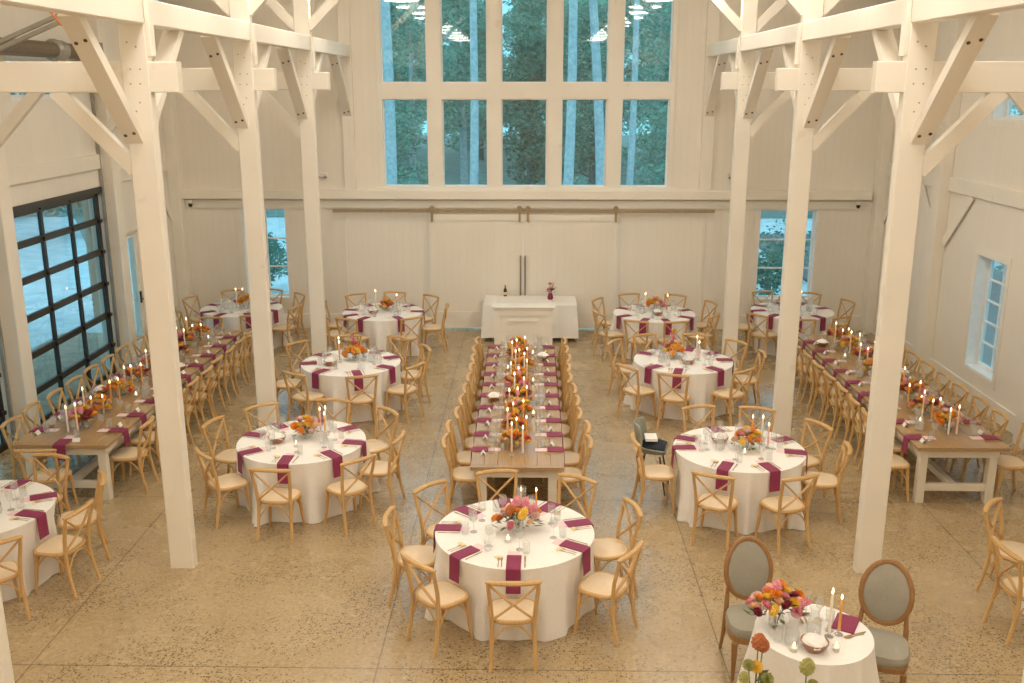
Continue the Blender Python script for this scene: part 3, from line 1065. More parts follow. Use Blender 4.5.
for i in range(-2, 3):
    a = i * .34
    fv.quad((0, 0, .004), (.012 * math.cos(a) + .055 * math.sin(a), .055 * math.cos(a) - .012 * math.sin(a), .012), (.06 * math.sin(a), .065 * math.cos(a), .016), (-.012 * math.cos(a) + .055 * math.sin(a), .055 * math.cos(a) + .012 * math.sin(a), .006))
FAVOR = fv.mesh('place_favour', M['cream'])
tc_ = MB()
tc_.quad((-.045, -.03, .001), (.045, -.03, .001), (.045, 0, .045), (-.045, 0, .045)).quad((-.045, .03, .001), (-.045, 0, .045), (.045, 0, .045), (.045, .03, .001))
TENT = tc_.mesh('place_card', M['paper'])

# glasses: each one mesh, one material
WATER = MB().lathe([(.001, .006), (.030, .006), (.034, .012), (.037, .12), (.034, .12), (.031, .018), (.001, .016)], 14).mesh('water_glass', M['glass'], True)
WINE = MB().lathe([(.036, .0), (.034, .004), (.006, .010), (.004, .09), (.010, .10), (.032, .125), (.038, .160), (.034, .205), (.0315, .205), (.035, .160), (.028, .128), (.001, .108)], 14).mesh('wine_glass', M['glass'], True)

def make_water(label, group):
    return tag(put('water_glass', WATER), label, 'glass', group)
def make_wine(label, group):
    return tag(put('wine_glass', WINE), label, 'glass', group)
def single(name, me, cat):
    def mk(label, group):
        return tag(put(name, me), label, cat, group)
    return Proto(mk)
P_WATER, P_WINE = Proto(make_water), Proto(make_wine)
P_NAP_R, P_NAP_L = single('napkin', NAP_R, 'napkin'), single('napkin', NAP_L, 'napkin')
P_MENU_R, P_MENU_L = single('menu_card', MENU_R, 'menu card'), single('menu_card', MENU_L, 'menu card')
P_FORK, P_KNIFE, P_FAVOR, P_TENT = single('fork', FORK, 'fork'), single('knife', KNIFE, 'knife'), single('place_favour', FAVOR, 'favour'), single('place_card', TENT, 'place card')

# candles
FLAME = MB().lathe([(.001, 0), (.006, .006), (.0085, .016), (.006, .030), (.001, .046)], 8).mesh('flame', M['flame'], True)
HOLDER = MB().lathe([(.036, 0), (.036, .006), (.012, .012), (.012, .03), (.019, .045), (.014, .05), (.013, .04), (.001, .04)], 14).mesh('candle_holder', M['glass'], True)
CHIM = MB().lathe([(.001, .004), (.048, .004), (.050, .008), (.050, .34), (.047, .34), (.047, .010)], 18).mesh('glass_chimney', M['glass'], True)
VOTIVE = MB().lathe([(.001, .004), (.026, .004), (.033, .055), (.030, .055), (.024, .010)], 14).mesh('votive_cup', M['glass'], True)
def taper_mesh(h, col):
    return MB().lathe([(.0118, .0), (.0112, h * .6), (.0095, h - .006), (.004, h), (.001, h)], 10).mesh('taper_wax', WAX[col], True)
TAPERS = {}
def make_taper(h, col, chimney):
    me = taper_mesh(h, col)
    wick = MB().tube([(0, 0, 0), (.001, 0, .012)], .0012, 4).mesh('wick', M['bolt'])
    def mk(label, group):
        t = thing('hurricane_candle' if chimney else 'taper_candle', label, 'candle', group=group)
        kid('candle_holder', HOLDER, t)
        c = kid('wax', me, t, (0, 0, .036))
        kid('wick', wick, c, (0, 0, h - .001))
        kid('flame', FLAME, t, (0, 0, .036 + h + .004))
        if chimney:
            kid('glass_chimney', CHIM, t)
        return t
    return mk
def taper(kind):
    if kind not in TAPERS:
        TAPERS[kind] = Proto(make_taper(*kind))
    return TAPERS[kind]
def make_votive(label, group):
    t = thing('votive_candle', label, 'candle', group=group)
    kid('votive_cup', VOTIVE, t)
    kid('wax', MB().lathe([(.001, .008), (.023, .008), (.026, .032), (.001, .034)], 12).mesh('votive_wax', WAX['white'], True), t)
    kid('flame', FLAME, t, (0, 0, .034))
    return t
P_VOTIVE = Proto(make_votive)

# wooden bowl with a cloth-wrapped loaf
def make_bowl(label, group):
    t = thing('bread_bowl', label, 'bowl', group=group)
    kid('bowl', MB().lathe([(.045, 0), (.06, .006), (.095, .045), (.108, .082), (.100, .082), (.088, .048), (.05, .016), (.001, .014)], 20).mesh('wood_bowl', M['bowl'], True), t)
    rr = random.Random(4)
    g = MB()
    rows = []
    for i in range(7):
        f = i / 6
        row = []
        for j in range(19):
            a = 2 * PI * (j % 18) / 18
            q = (.098 if i == 0 else .095) * (1 - f ** 1.7) + .004
            wob = 1 + .13 * math.sin(5 * a + i) * (1 - f)
            row.append((q * wob * math.cos(a), q * wob * math.sin(a), .070 + .062 * f + .012 * math.sin(3 * a + 2 * i) * (1 - f)))
        rows.append(row)
    g.grid(rows)
    kid('cloth_wrap', g.mesh('cloth_wrap', M['linen'], True), t)
    return t
P_BOWL = Proto(make_bowl)
def make_carafe(label, group):
    t = thing('water_carafe', label, 'carafe', group=group)
    kid('body', MB().lathe([(.001, .004), (.052, .004), (.058, .03), (.056, .11), (.034, .175), (.032, .21), (.042, .245), (.039, .245), (.029, .21), (.031, .178), (.052, .11), (.054, .03), (.001, .012)], 18).mesh('carafe_body', M['glass'], True), t)
    kid('water', MB().lathe([(.001, .014), (.051, .014), (.0535, .03), (.051, .10), (.001, .10)], 16).mesh('carafe_water', M['glass'], True), t)
    return t
P_CARAFE = Proto(make_carafe)

# flowers
def petal(mb, base_r, out_r, z0, z1, ang, width, curl):
    rows = []
    for i in range(4):
        f = i / 3
        rr = base_r + (out_r - base_r) * math.sin(f * PI / 2)
        z = z0 + (z1 - z0) * f ** (1.0 if curl < .5 else 1.5)
        wv = width * (math.sin(PI * (.18 + .62 * f)))
        row = []
        for k in (-1, 0, 1):
            a = ang + k * wv / max(rr, .01) * .5
            row.append((rr * math.cos(a), rr * math.sin(a), z - (.10 * width if k == 0 else 0)))
        rows.append(row)
    mb.grid(rows)
FM = {}
def flower_meshes():
    for col, mat in PETALS.items():
        g = MB()
        for ring, (n, ro, z1, w) in enumerate(((3, .010, .030, .020), (4, .018, .034, .026), (6, .030, .030, .034), (7, .042, .018, .038), (7, .048, .004, .036))):
            for i in range(n):
                petal(g, .003 + .002 * ring, ro, -.008, z1, 2 * PI * i / n + ring * .5, w, .2)
        FM['rose', col] = g.mesh('rose_' + col, mat, True)
        g = MB()
        for ring, (n, ro, z1, w) in enumerate(((6, .014, .030, .010), (9, .026, .027, .013), (12, .038, .018, .015), (14, .046, .004, .016), (12, .044, -.012, .016))):
            for i in range(n):
                petal(g, .004, ro, -.006, z1, 2 * PI * i / n + ring * .3, w, .8)
        FM['dahlia', col] = g.mesh('dahlia_' + col, mat, True)
        g = MB()
        rr = random.Random(hash(col) % 1 + 3)
        for i in range(46):
            f = i / 46
            a = i * 2.4
            q = .022 * math.sin(PI * (.15 + .8 * f)) + .004
            c = (q * math.cos(a), q * math.sin(a), -.02 + .085 * f)
            g.lathe([(.0005, -.008), (.0115, 0), (.0005, .012)], 5, c)
        FM['plume', col] = g.mesh('plume_' + col, mat, True)
flower_meshes()
VASE_LOW = MB().lathe([(.001, .004), (.055, .004), (.062, .02), (.060, .09), (.048, .11), (.045, .11), (.055, .09), (.056, .02), (.001, .010)], 18).mesh('vase', M['glass'], True)

def foliage_mesh(seed, rx, ry, h, n=70):
    r = random.Random(seed)
    g = MB()
    for _ in range(n):
        a = r.uniform(0, 2 * PI)
        q = r.uniform(.25, 1.0)
        x, y = math.cos(a) * rx * q, math.sin(a) * ry * q
        z = h * (.25 + .75 * (1 - q * q) * r.uniform(.3, 1.0))
        u = Vector((math.cos(a), math.sin(a), r.uniform(-.3, .7))).normalized()
        w = u.cross(Vector((0, 0, 1))).normalized()
        L = r.uniform(.025, .05)
        p = Vector((x, y, z))
        g.quad(p - u * L, p - w * L * .38, p + u * L, p + w * L * .38)
    for _ in range(10):
        a = r.uniform(0, 2 * PI)
        q = r.uniform(.2, .8)
        g.tube([(0.01 * math.cos(a), .01 * math.sin(a), .02), (.03 * math.cos(a), .03 * math.sin(a), .11), (math.cos(a) * rx * q, math.sin(a) * ry * q, h * .8)], .0025, 4)
    return g.mesh('bouquet_foliage', M['leaf'], False)

def make_bouquet(seed, pal, rx=.17, ry=.17, h=.26, n=17, spire=None, vase=True, fs=1.0):
    r = random.Random(seed)
    spots = []
    for i in range(n):
        f = (i + .5) / n
        a = i * 2.39996 + seed
        q = math.sqrt(f)
        x, y = rx * q * math.cos(a), ry * q * math.sin(a)
        z = h * (1.0 - .5 * q * q) + r.uniform(-.025, .025)
        kind = r.choices(('rose', 'dahlia', 'plume'), (5, 3, 1.3))[0]
        col = pal[i % len(pal)] if r.random() < .8 else r.choice(pal)
        spots.append((kind, col, (x, y, z), (r.uniform(-.15, .15) - y / ry * .8, r.uniform(-.15, .15) + x / rx * .8, r.uniform(0, 6)), r.uniform(.95, 1.45) * fs))
    if spire:
        for j in range(5):
            spots.append(('rose' if j < 4 else 'dahlia', spire[j % len(spire)], (-.03 + .02 * math.sin(j * 2), .02 * math.cos(j * 2), h + .04 + .045 * j), (.3, .2 * j, j), .85))
    fo = foliage_mesh(seed, rx * 1.05, ry * 1.05, h)
    sm = None
    if spire:
        sm = MB().tube([(0, 0, .05), (-.02, 0, h), (-.03, 0, h + .22)], .004, 5).mesh('stem', M['leaf'])
    def mk(label, group):
        t = thing('flower_arrangement', label, 'flowers', group=group)
        if vase:
            kid('vase', VASE_LOW, t)
        kid('foliage', fo, t)
        if sm:
            kid('stem', sm, t)
        for kind, col, p, e, sc_ in spots:
            o = kid('flower', FM[kind, col], t, p)
            o.rotation_euler = e
            o.scale = (sc_, sc_, sc_)
        return t
    return mk
B_WARM = Proto(make_bouquet(1, ['orange', 'yellow', 'rust', 'pink', 'peach', 'pink', 'burgundy']))
B_PINK = Proto(make_bouquet(2, ['pink', 'orange', 'yellow', 'peach', 'pink', 'blush', 'rust'], .23, .15, .25, 18))
B_RED = Proto(make_bouquet(3, ['red', 'orange', 'yellow', 'rust', 'pink', 'orange', 'burgundy'], .14, .22, .20, 18, fs=.78))
B_ORANGE = Proto(make_bouquet(4, ['orange', 'yellow', 'orange', 'yellow', 'peach', 'red'], .14, .22, .20, 18, fs=.78))
B_TALL_P = Proto(make_bouquet(5, ['orange', 'rust', 'yellow', 'orange', 'pink'], .17, .16, .23, 16, ['pink', 'pink', 'pink', 'pink', 'yellow']))
B_BLUSH = Proto(make_bouquet(6, ['yellow', 'blush', 'orange', 'peach', 'yellow', 'orange', 'pink'], .165, .16, .24, 16))
B_SWEET = Proto(make_bouquet(8, ['pink', 'orange', 'yellow', 'peach', 'pink', 'orange', 'blush', 'burgundy', 'pink', 'peach'], .25, .16, .33, 30, fs=.85))
# ------------------------------------------------------------------ laying it all out
HOURS = ['twelve', 'one', 'two', 'three', 'four', 'five', 'six', 'seven', 'eight', 'nine', 'ten', 'eleven']
ORD = ['first', 'second', 'third', 'fourth', 'fifth', 'sixth', 'seventh', 'eighth', 'ninth', 'tenth', 'eleventh', 'twelfth', 'thirteenth', 'fourteenth', 'fifteenth', 'sixteenth']
def clock(deg):
    h2 = round(((90 - deg) % 360) / 15.0) % 24
    return (HOURS[h2 // 2] + " o'clock") if h2 % 2 == 0 else ('half past ' + HOURS[h2 // 2])

def local(loc, rz, x, y, z=0.0):
    c, s = math.cos(rz), math.sin(rz)
    return (loc[0] + c * x - s * y, loc[1] + s * x + c * y, loc[2] + z)

def seen(p):
    return in_frame(*p)

ZT = .7625        # top of a round cloth
def setting(edge, rz, nap, menu, menu_y, where, tbl, cutlery, z, rnd, group, tent=False):
    """one place: EDGE is the point on the table edge, +y points to the table centre"""
    L = lambda x, y: local((edge[0], edge[1], z), rz, x, y)
    if not seen((edge[0], edge[1], z)):
        return
    w = '%s, %s' % (where, tbl)
    nap.place('burgundy napkin at %s' % w, L(0, 0), rz + rnd.uniform(-.03, .03), 'burgundy napkins on ' + tbl)
    menu.place('blush menu card at %s' % w, L(rnd.uniform(-.006, .006), menu_y), rz + rnd.uniform(-.04, .04), 'menu cards on ' + tbl)
    P_WATER.place('clear water glass at %s' % w, L(.115, .30 if not tent else .235), 0, 'glasses on ' + tbl)
    P_WINE.place('stemmed wine glass at %s' % w, L(*((.05 + rnd.uniform(0, .02), .375) if not tent else (.045, .30))), 0, 'glasses on ' + tbl)
    if cutlery:
        P_FORK.place('inner gold fork at %s' % w, L(-.105, .035), rz + rnd.uniform(-.04, .04), 'gold forks on ' + tbl)
        P_FORK.place('outer gold fork at %s' % w, L(-.14, .03), rz + rnd.uniform(-.04, .04), 'gold forks on ' + tbl)
        P_KNIFE.place('gold knife at %s' % w, L(.105, .03), rz + rnd.uniform(-.04, .04), 'gold knives on ' + tbl)
    if tent:
        P_TENT.place('white tent place card at %s' % w, L(.155, .13), rz + rnd.uniform(-.2, .2), 'place cards on ' + tbl)
    else:
        P_FAVOR.place('cream fan favour at %s' % w, L(-.14, .17), rz + rnd.uniform(-.4, .4), 'favours on ' + tbl)

R_T = .77
TABLES = [
 # key, centre, chair angles (None = a seat with no cross-back chair), nickname, full label
 ('T1', (-.13, 8.66), [16, 58, 100, 138, 176, 226, 270, 330], 'front middle round table', 'front middle round table standing before the middle long table'),
 ('T2', (-2.77, 11.11), [40, 82, 128, 164, 217, 267, 314, 353], 'front-row left-side round table', 'round table just inside the garage-side pillars, front row'),
 ('T3', (2.52, 10.95), [26, 67, 104, 181, 245, 289, 347], 'front-row right-side round table', 'round table with the grey baby seat pulled up to it'),
 ('T4', (-2.79, 14.6), [22, 61, 103, 146, 190, 237, 288, 333], 'second-row left-side round table', 'round table with pink flower spire, second row on the garage-door side'),
 ('T5', (2.44, 14.8), [0, 36, 72, 113, 146, 219, 255, 308], 'second-row right-side round table', 'round table with pink flower spire, second row on the side-window side'),
 ('T6', (-2.80, 18.12), [0, 47, 87, 125, 170, 212, 245, 303], 'back-row left-side round table', 'back-row round table before the barn doors, garage-door side'),
 ('T7', (2.39, 18.09), [20, 63, 108, 147, 206, 248, 282, 326], 'back-row right-side round table', 'back-row round table before the barn doors, side-window side'),
 ('T8', (-5.61, 18.38), [38, 76, 114, 160, 215, 296, 340], 'left-corner rear round table', 'round table under the rear window in the garage-side corner'),
 ('T9', (5.08, 18.36), [15, 59, 104, 185, 225, 264, 301], 'right-corner rear round table', 'round table under the rear window in the side-window corner'),
 ('T10', (-5.68, 9.06), [29, 78, 308, 350], 'front left-edge round table', 'round table cut off by the frame before the garage doors'),
 ('T11', (5.57, 8.28), [137, 186], 'front right-edge round table', 'round table beyond the frame behind two cross-back chairs'),
]
rnd = random.Random(11)
for key, (cx, cy), angs, nick, full in TABLES:
    ROUND.place(full, (cx, cy, 0), 0, 'round banquet tables')
    seats = list(angs)
    extra = {'T3': [153], 'T8': [250], 'T9': [145], 'T10': []}.get(key, [])
    cloth_angs = [rad(a) for a in seats + extra]
    cl = round_cloth(R_T, ZT, cloth_angs, sum(ord(c_) * 3 for c_ in key) + len(full)).mesh('round_tablecloth', M['linen'], True)
    o = put('tablecloth', cl, None, (cx, cy, 0))
    tag(o, 'white floor-length tablecloth on %s' % nick, 'tablecloth', 'white round tablecloths')
    for a in seats:
        rr = .962 + rnd.uniform(-.015, .02)
        t = rad(a)
        p = (cx + rr * math.cos(t), cy + rr * math.sin(t), 0)
        if not (seen((p[0], p[1], .5)) or seen((p[0], p[1], .1)) or seen((p[0], p[1], .9))):
            continue
        CHAIR.place("cross-back chair at %s, %s" % (clock(a), nick), p, t + PI / 2 + rnd.uniform(-.05, .05), 'chairs at ' + nick)
    if key == 'T11':
        continue
    for a in seats + extra:
        t = rad(a)
        e = (cx + R_T * math.cos(t), cy + R_T * math.sin(t))
        setting(e, t + PI / 2, P_NAP_R, P_MENU_R, .235, "%s" % clock(a), nick, key in ('T1', 'T2', 'T3', 'T4', 'T5', 'T10'), ZT, rnd, None)

def center_item(proto, lab, nick, cx, cy, x, y, rz=0.0, group=None, z=ZT):
    proto.place(lab + ' on ' + nick, (cx + x, cy + y, z), rz, group)
NICK = {t[0]: (t[3], t[1]) for t in TABLES}
def cen(key, items):
    nick, (cx, cy) = NICK[key]
    for proto, lab, x, y, rz in items:
        center_item(proto, lab, nick, cx, cy, x, y, rz, None)
W35, O30, P28, H30 = (.30, 'white', False), (.27, 'orange', False), (.24, 'pink', False), (.26, 'peach', True)
cen('T1', [(B_PINK, 'pink, orange and yellow flowers', .03, .0, .3), (taper(H30), 'lit candle in tall glass chimney', .06, .27, 0), (taper(O30), 'lit orange taper candle', .21, .24, 0),
           (P_VOTIVE, 'small lit votive candle', -.06, -.24, 0)])
cen('T2', [(B_BLUSH, 'orange and cream flowers', .03, .10, 1.2), (taper(W35), 'tall lit white taper candle', .265, .19, 0), (taper(O30), 'lit orange taper candle', .28, .05, 0), (taper(P28), 'lit pink taper candle', .17, .31, 0),
           (P_BOWL, 'brown bowl with white cloth', -.28, -.08, 0), (P_CARAFE, 'clear water carafe', .28, -.08, 0), (P_VOTIVE, 'small lit votive candle', -.02, -.2, 0)])
cen('T3', [(B_BLUSH, 'yellow and blush flowers', .08, -.05, 2.2), (taper(W35), 'tall lit white taper candle', .29, .10, 0), (taper(P28), 'lit pink taper candle', .34, .0, 0), (taper(O30), 'lit orange taper candle', .19, .19, 0),
           (P_BOWL, 'brown bowl with white cloth', -.20, .17, 0), (P_CARAFE, 'clear water carafe', -.24, -.06, 0), (P_VOTIVE, 'small lit votive candle', .02, -.22, 0)])
cen('T4', [(B_TALL_P, 'orange flowers with pink spire', .06, .10, 0), (taper(W35), 'tall lit white taper candle', -.20, .10, 0), (taper(O30), 'lit orange taper candle', -.17, -.03, 0),
           (P_BOWL, 'brown bowl with white cloth', -.28, -.20, 0), (P_CARAFE, 'clear water carafe', .33, .0, 0)])
cen('T5', [(B_TALL_P, 'orange flowers with pink spire', -.14, .11, 1.0), (taper(W35), 'tall lit white taper candle', .22, .08, 0), (taper(P28), 'lit pink taper candle', .24, -.02, 0),
           (P_BOWL, 'brown bowl with white cloth', .04, -.22, 0), (P_CARAFE, 'clear water carafe', -.36, -.14, 0)])
cen('T6', [(B_ORANGE, 'orange and pink flowers', .05, .1, 0), (taper(W35), 'tall lit white taper candle', -.17, .20, 0), (taper(O30), 'lit orange taper candle', .27, -.02, 0), (P_BOWL, 'brown bowl with white cloth', -.16, -.20, 0), (P_CARAFE, 'clear water carafe', .25, -.1, 0)])
cen('T7', [(B_BLUSH, 'small cream and orange flowers', .04, .2, 0), (taper(W35), 'tall lit white taper candle', -.17, .06, 0), (taper(O30), 'lit orange taper candle', .25, .06, 0), (P_BOWL, 'brown bowl with white cloth', .04, -.2, 0), (P_CARAFE, 'clear water carafe', -.25, -.08, 0)])
cen('T8', [(B_BLUSH, 'blush and yellow flowers', .13, -.03, .4), (taper(W35), 'tall lit white taper candle', -.11, .06, 0), (taper(O30), 'lit orange taper candle', -.02, .21, 0), (P_CARAFE, 'clear water carafe', -.26, -.08, 0)])
cen('T9', [(B_BLUSH, 'blush and yellow flowers', -.05, .17, .4), (taper(W35), 'tall lit white taper candle', .16, .02, 0), (P_CARAFE, 'clear water carafe', .30, -.1, 0), (P_BOWL, 'brown bowl with white cloth', -.2, -.17, 0)])
cen('T10', [(B_PINK, 'pink and orange flowers', .0, .05, 1.3), (taper(W35), 'tall lit white taper candle', .2, .1, 0), (P_CARAFE, 'clear water carafe', .3, -.1, 0)])

# ---- long tables
LONG = [
 # key, x centre, width, y0, y1, number per side, first seat y, pitch, nickname, names of the two sides
 ('C', -.125, 1.07, 10.29, 15.70, 10, 10.84, .522, 'middle long table', 'left-side edge', 'right-side edge'),
 ('L', -5.66, 1.16, 10.90, 16.62, 9, 11.42, .585, 'garage-side long table', 'garage edge', 'aisle edge'),
 ('R', 5.22, 1.10, 11.00, 16.50, 9, 11.34, .575, 'window-wall long table', 'aisle edge', 'wall edge'),
]
for key, xc, W, y0, y1, n, ys, dy, nick, eL, eR in LONG:
    Lh = (y1 - y0) / 2 - .004
    pf = Proto(make_farm(Lh, W))
    pf.place('brown-topped farm table, camera-end half of the %s' % nick, (xc, y0 + Lh / 2, 0), 0, 'farm tables end to end')
    if key == 'C':
        pf = Proto(make_farm(Lh, W, .34))
    pf.place('brown-topped farm table, rear half of the %s' % nick, (xc, y1 - Lh / 2, 0), PI, 'farm tables end to end')
    for s, en in ((-1, eL), (1, eR)):
        for i in range(n):
            y = ys + i * dy
            rz = -PI / 2 if s < 0 else PI / 2
            off = (.05 if i < 2 else -.03 if i < 5 else -.08) if key == 'C' else .02
            legs = (y0 + .15, y1 - .15) if key != 'C' else (y0 + .15,)
            if min(abs(y - q) for q in legs) < .30:
                off = .175
            px = xc + s * (W / 2 + off + rnd.uniform(-.02, .02))
            if seen((px, y, .5)) or seen((px, y, .9)):
                CHAIR.place('%s cross-back chair from camera end, %s, %s' % (ORD[i], en, nick), (px, y, 0), rz + rnd.uniform(-.06, .06), 'chairs along the ' + nick)
            setting((xc + s * W / 2, y), rz, P_NAP_L, P_MENU_L, .175, '%s seat from camera end, %s' % (ORD[i], en), nick, True, .761, rnd, None, True)
CHAIR.place('cross-back chair at the camera end of the garage-side long table', (-5.72, 10.90 - .20, 0), .05, 'end chairs of the garage-side long table')
CHAIR.place('cross-back chair at the rear end of the garage-side long table', (-5.78, 16.62 + .16, 0), PI - .04, 'end chairs of the garage-side long table')
setting((-5.66, 10.90), 0, P_NAP_L, P_MENU_L, .175, 'the camera-end seat', 'garage-side long table', False, .761, rnd, None, True)

BQ = [(B_ORANGE, 'orange and yellow flowers'), (B_RED, 'red and orange flowers'), (B_BLUSH, 'yellow and blush flowers'), (B_RED, 'red and orange flowers'), (B_WARM, 'orange, pink and burgundy flowers'), (B_ORANGE, 'orange and yellow flowers')]
for key, xc, W, y0, y1, n, ys, dy, nick, eL, eR in LONG:
    nb = 9 if key == 'C' else 8
    for i in range(nb):
        y = y0 + .62 + (y1 - y0 - 1.15) * i / (nb - 1)
        pr, lb = BQ[(i + {'C': 0, 'L': 4, 'R': 2}[key]) % 6]
        pr.place('%s, %s bunch from camera end of %s' % (lb, ORD[i], nick), (xc + rnd.uniform(-.06, .06), y, .761), rnd.uniform(0, 6), 'flowers along the ' + nick)
    ci = 0
    kinds = [W35, O30, (.33, 'peach', False), P28, (.22, 'orange', False)]
    used = []
    for i in range(nb):
        yb = y0 + .62 + (y1 - y0 - 1.15) * i / (nb - 1)
        offs = [(-.07, -.24), (.06, -.27)] if i % 2 == 0 else [(.10, -.22), (-.02, -.29), (-.13, -.26)]
        if i == 0 and key != 'C':
            offs = [(-.05, -.26), (.06, -.24)]
        for ox, oy in offs:
            used.append((ox, yb + oy))
    used.sort(key=lambda q: q[1])
    for ci, (ox, y) in enumerate(used):
        kd = kinds[(ci * 2 + ci // 3) % 5]
        nm = {'white': 'white', 'orange': 'orange', 'peach': 'peach', 'pink': 'pink'}[kd[1]]
        num = ORD[ci] if ci < 16 else ['seventeenth', 'eighteenth', 'nineteenth', 'twentieth', 'twenty-first', 'twenty-second', 'twenty-third', 'twenty-fourth'][ci - 16]
        taper(kd).place('lit %s taper, %s candle from camera end of %s' % (nm, num, nick), (xc + ox, y, .761), 0, 'taper candles along the ' + nick)
    for j, f in enumerate((.24, .52, .80) if key != 'C' else (.30, .74)):
        side = -1 if key != 'R' else -1
        P_BOWL.place('brown bowl with white cloth, %s from camera end of %s' % (ORD[j], nick), (xc + (-.345 if j != 1 else .345), ys + dy * (int(f * n) + .5) + .02, .761), j, 'bread bowls on the ' + nick)
    for j, f in enumerate((.10, .40, .66, .92)):
        P_CARAFE.place('clear water carafe, %s from camera end of %s' % (ORD[j], nick), (xc + (.30 if j % 2 else -.30), ys + dy * (max(0, int(f * n) - 1) + .5), .761), 0, 'carafes on the ' + nick)
    for j, f in enumerate((.16, .33, .47, .60, .72, .88)):
        P_VOTIVE.place('small lit votive, %s from camera end of %s' % (ORD[j], nick), (xc + (.19 if j % 2 else -.19), y0 + (y1 - y0) * f, .761), 0, 'votives on the ' + nick)

# ---- grey baby seat with navy cloth and white sheet, beside the front-row table
def baby_seat():
    t = thing('baby_seat', 'grey-green moulded bucket seat on slim dark legs beside the front-row table', 'baby seat', (1.57, 11.50, 0), rad(-104))
    g = MB()
    rows = []
    prof = [(.18, .50), (.10, .475), (-.04, .475), (-.16, .49), (-.215, .58), (-.245, .74), (-.265, .90)]
    for i, (y, z) in enumerate(prof):
        row = []
        up = [.07, .10, .12, .15, .10, .05, .0][i]
        w = [.20, .22, .23, .24, .24, .235, .20][i]
        for k_ in range(9):
            u = -1 + k_ / 4
            row.append((u * w, y + (.11 * abs(u) ** 2.2 if i > 3 else 0), z + up * abs(u) ** 3))
        rows.append(row)
    g.grid(rows)
    me = g.mesh('bucket_shell', M['shell'], True)
    o = put('seat_shell', me, t)
    md = o.modifiers.new('thickness', 'SOLIDIFY')
    md.thickness = .028
    md2 = o.modifiers.new('smooth', 'SUBSURF')
    md2.levels = md2.render_levels = 1
    for sx in (-1, 1):
        for sy in (-1, 1):
            put('leg', MB().tube([(sx * .12, sy * .10, .475), (sx * .20, sy * .19, 0)], .012, 8).mesh('bucket_leg', M['black_metal'], True), t)
    return t
bs = baby_seat()
nav = thing('navy_cloth', 'folded navy blue cloth lying in the grey-green bucket seat', 'cloth', local((1.57, 11.50, .545), rad(-104), 0, 0), rad(-104))
nm_ = MB()
rows = []
for i in range(8):
    f = i / 7
    rows.append([((u / 5 - 1) * .17, -.14 + .30 * f, .012 + .045 * math.sin(PI * u / 10) + .05 * math.sin(PI * (.1 + .8 * f)) + .012 * math.sin(u * 1.7 + i * 1.3)) for u in range(11)])
nm_.grid(rows)
o = put('folded_cloth', nm_.mesh('navy_folds', M['navy'], True), nav)
o.modifiers.new('thickness', 'SOLIDIFY').thickness = .03
ws = MB().box(-.11, .11, -.075, .075, 0, .032, .004)
tag(put('paper_box', ws.mesh('white_flat_box', M['paper']), None, local((1.57, 11.50, .673), rad(-104), .02, -.03), rad(-92)), 'flat white box lying on the navy cloth in the bucket seat', 'box')

# ---- sweetheart table
SW = (2.27, 6.90)
ROUND_S = lambda: None
t = thing('sweetheart_table', 'small round table for two at the bottom beside two oval-back chairs', 'table', (SW[0], SW[1], 0))
put('tabletop', MB().lathe([(.001, .725), (.435, .725), (.438, .74), (.435, .756), (.001, .756)], 32).mesh('small_round_top', M['table_wood'], True), t)
put('pedestal', MB().lathe([(.22, 0), (.22, .02), (.04, .05), (.035, .70), (.10, .725)], 20).mesh('pedestal', M['steel'], True), t)
cl = round_cloth(.45, ZT, [rad(108), rad(35)], 5, .10, 120).mesh('small_round_tablecloth', M['linen'], True)
tag(put('tablecloth', cl, None, (SW[0], SW[1], 0)), 'white floor-length cloth on the small round table for two', 'tablecloth')
OVAL.place('grey oval-back chair behind the small round table, its seat half hidden', (1.97, 7.58, 0), rad(183), 'oval-back chairs')
OVAL.place('grey oval-back chair at the side of the small round table, by the pillar', (2.92, 7.20, 0), rad(155), 'oval-back chairs')
nick = 'the small round table for two'
B_SWEET.place('large pink, orange and burgundy bouquet on ' + nick, (1.99, 6.98, ZT), .2)
taper((.34, 'white', False)).place('tallest lit white taper on ' + nick, (2.37, 6.83, ZT))
taper((.28, 'pink', False)).place('lit pink taper on ' + nick, (2.40, 6.92, ZT))
taper(O30).place('lit orange taper on ' + nick, (2.455, 6.86, ZT))
P_BOWL.place('brown bowl with white cloth on ' + nick, (2.20, 6.64, ZT), .6)
P_CARAFE.place('clear carafe at the edge of ' + nick, (2.05, 6.72, ZT))
P_CARAFE.place('clear carafe behind the brown bowl on ' + nick, (2.25, 6.84, ZT))
P_VOTIVE.place('lit votive next to the brown bowl on ' + nick, (2.365, 6.63, ZT))
P_VOTIVE.place('lit votive by the clear carafe on ' + nick, (2.04, 6.62, ZT))
P_WATER.place('clear water glass behind the tapers on ' + nick, (2.44, 7.05, ZT))
P_WATER.place('clear water glass next to the bouquet on ' + nick, (1.95, 6.75, ZT))
P_WINE.place('stemmed wine glass by the burgundy napkin on ' + nick, (2.36, 7.08, ZT))
P_WINE.place('stemmed wine glass behind the bouquet on ' + nick, (2.28, 7.16, ZT))
flat = MB().box(-.09, .09, -.13, .13, 0, .012, .004).mesh('folded_napkin', M['napkin'])
tag(put('napkin', flat, None, (2.56, 7.02, ZT), -.5), 'burgundy napkin folded flat on the small round table for two', 'napkin')
P_FORK.place('gold fork by the burgundy napkin on ' + nick, (2.66, 6.87, ZT), rad(112))
P_KNIFE.place('gold knife by the burgundy napkin on ' + nick, (2.68, 6.90, ZT), rad(112))
P_FORK.place('gold fork at the rear edge of ' + nick, (2.22, 7.20, ZT), rad(178))
P_KNIFE.place('gold knife at the rear edge of ' + nick, (2.26, 7.22, ZT), rad(178))
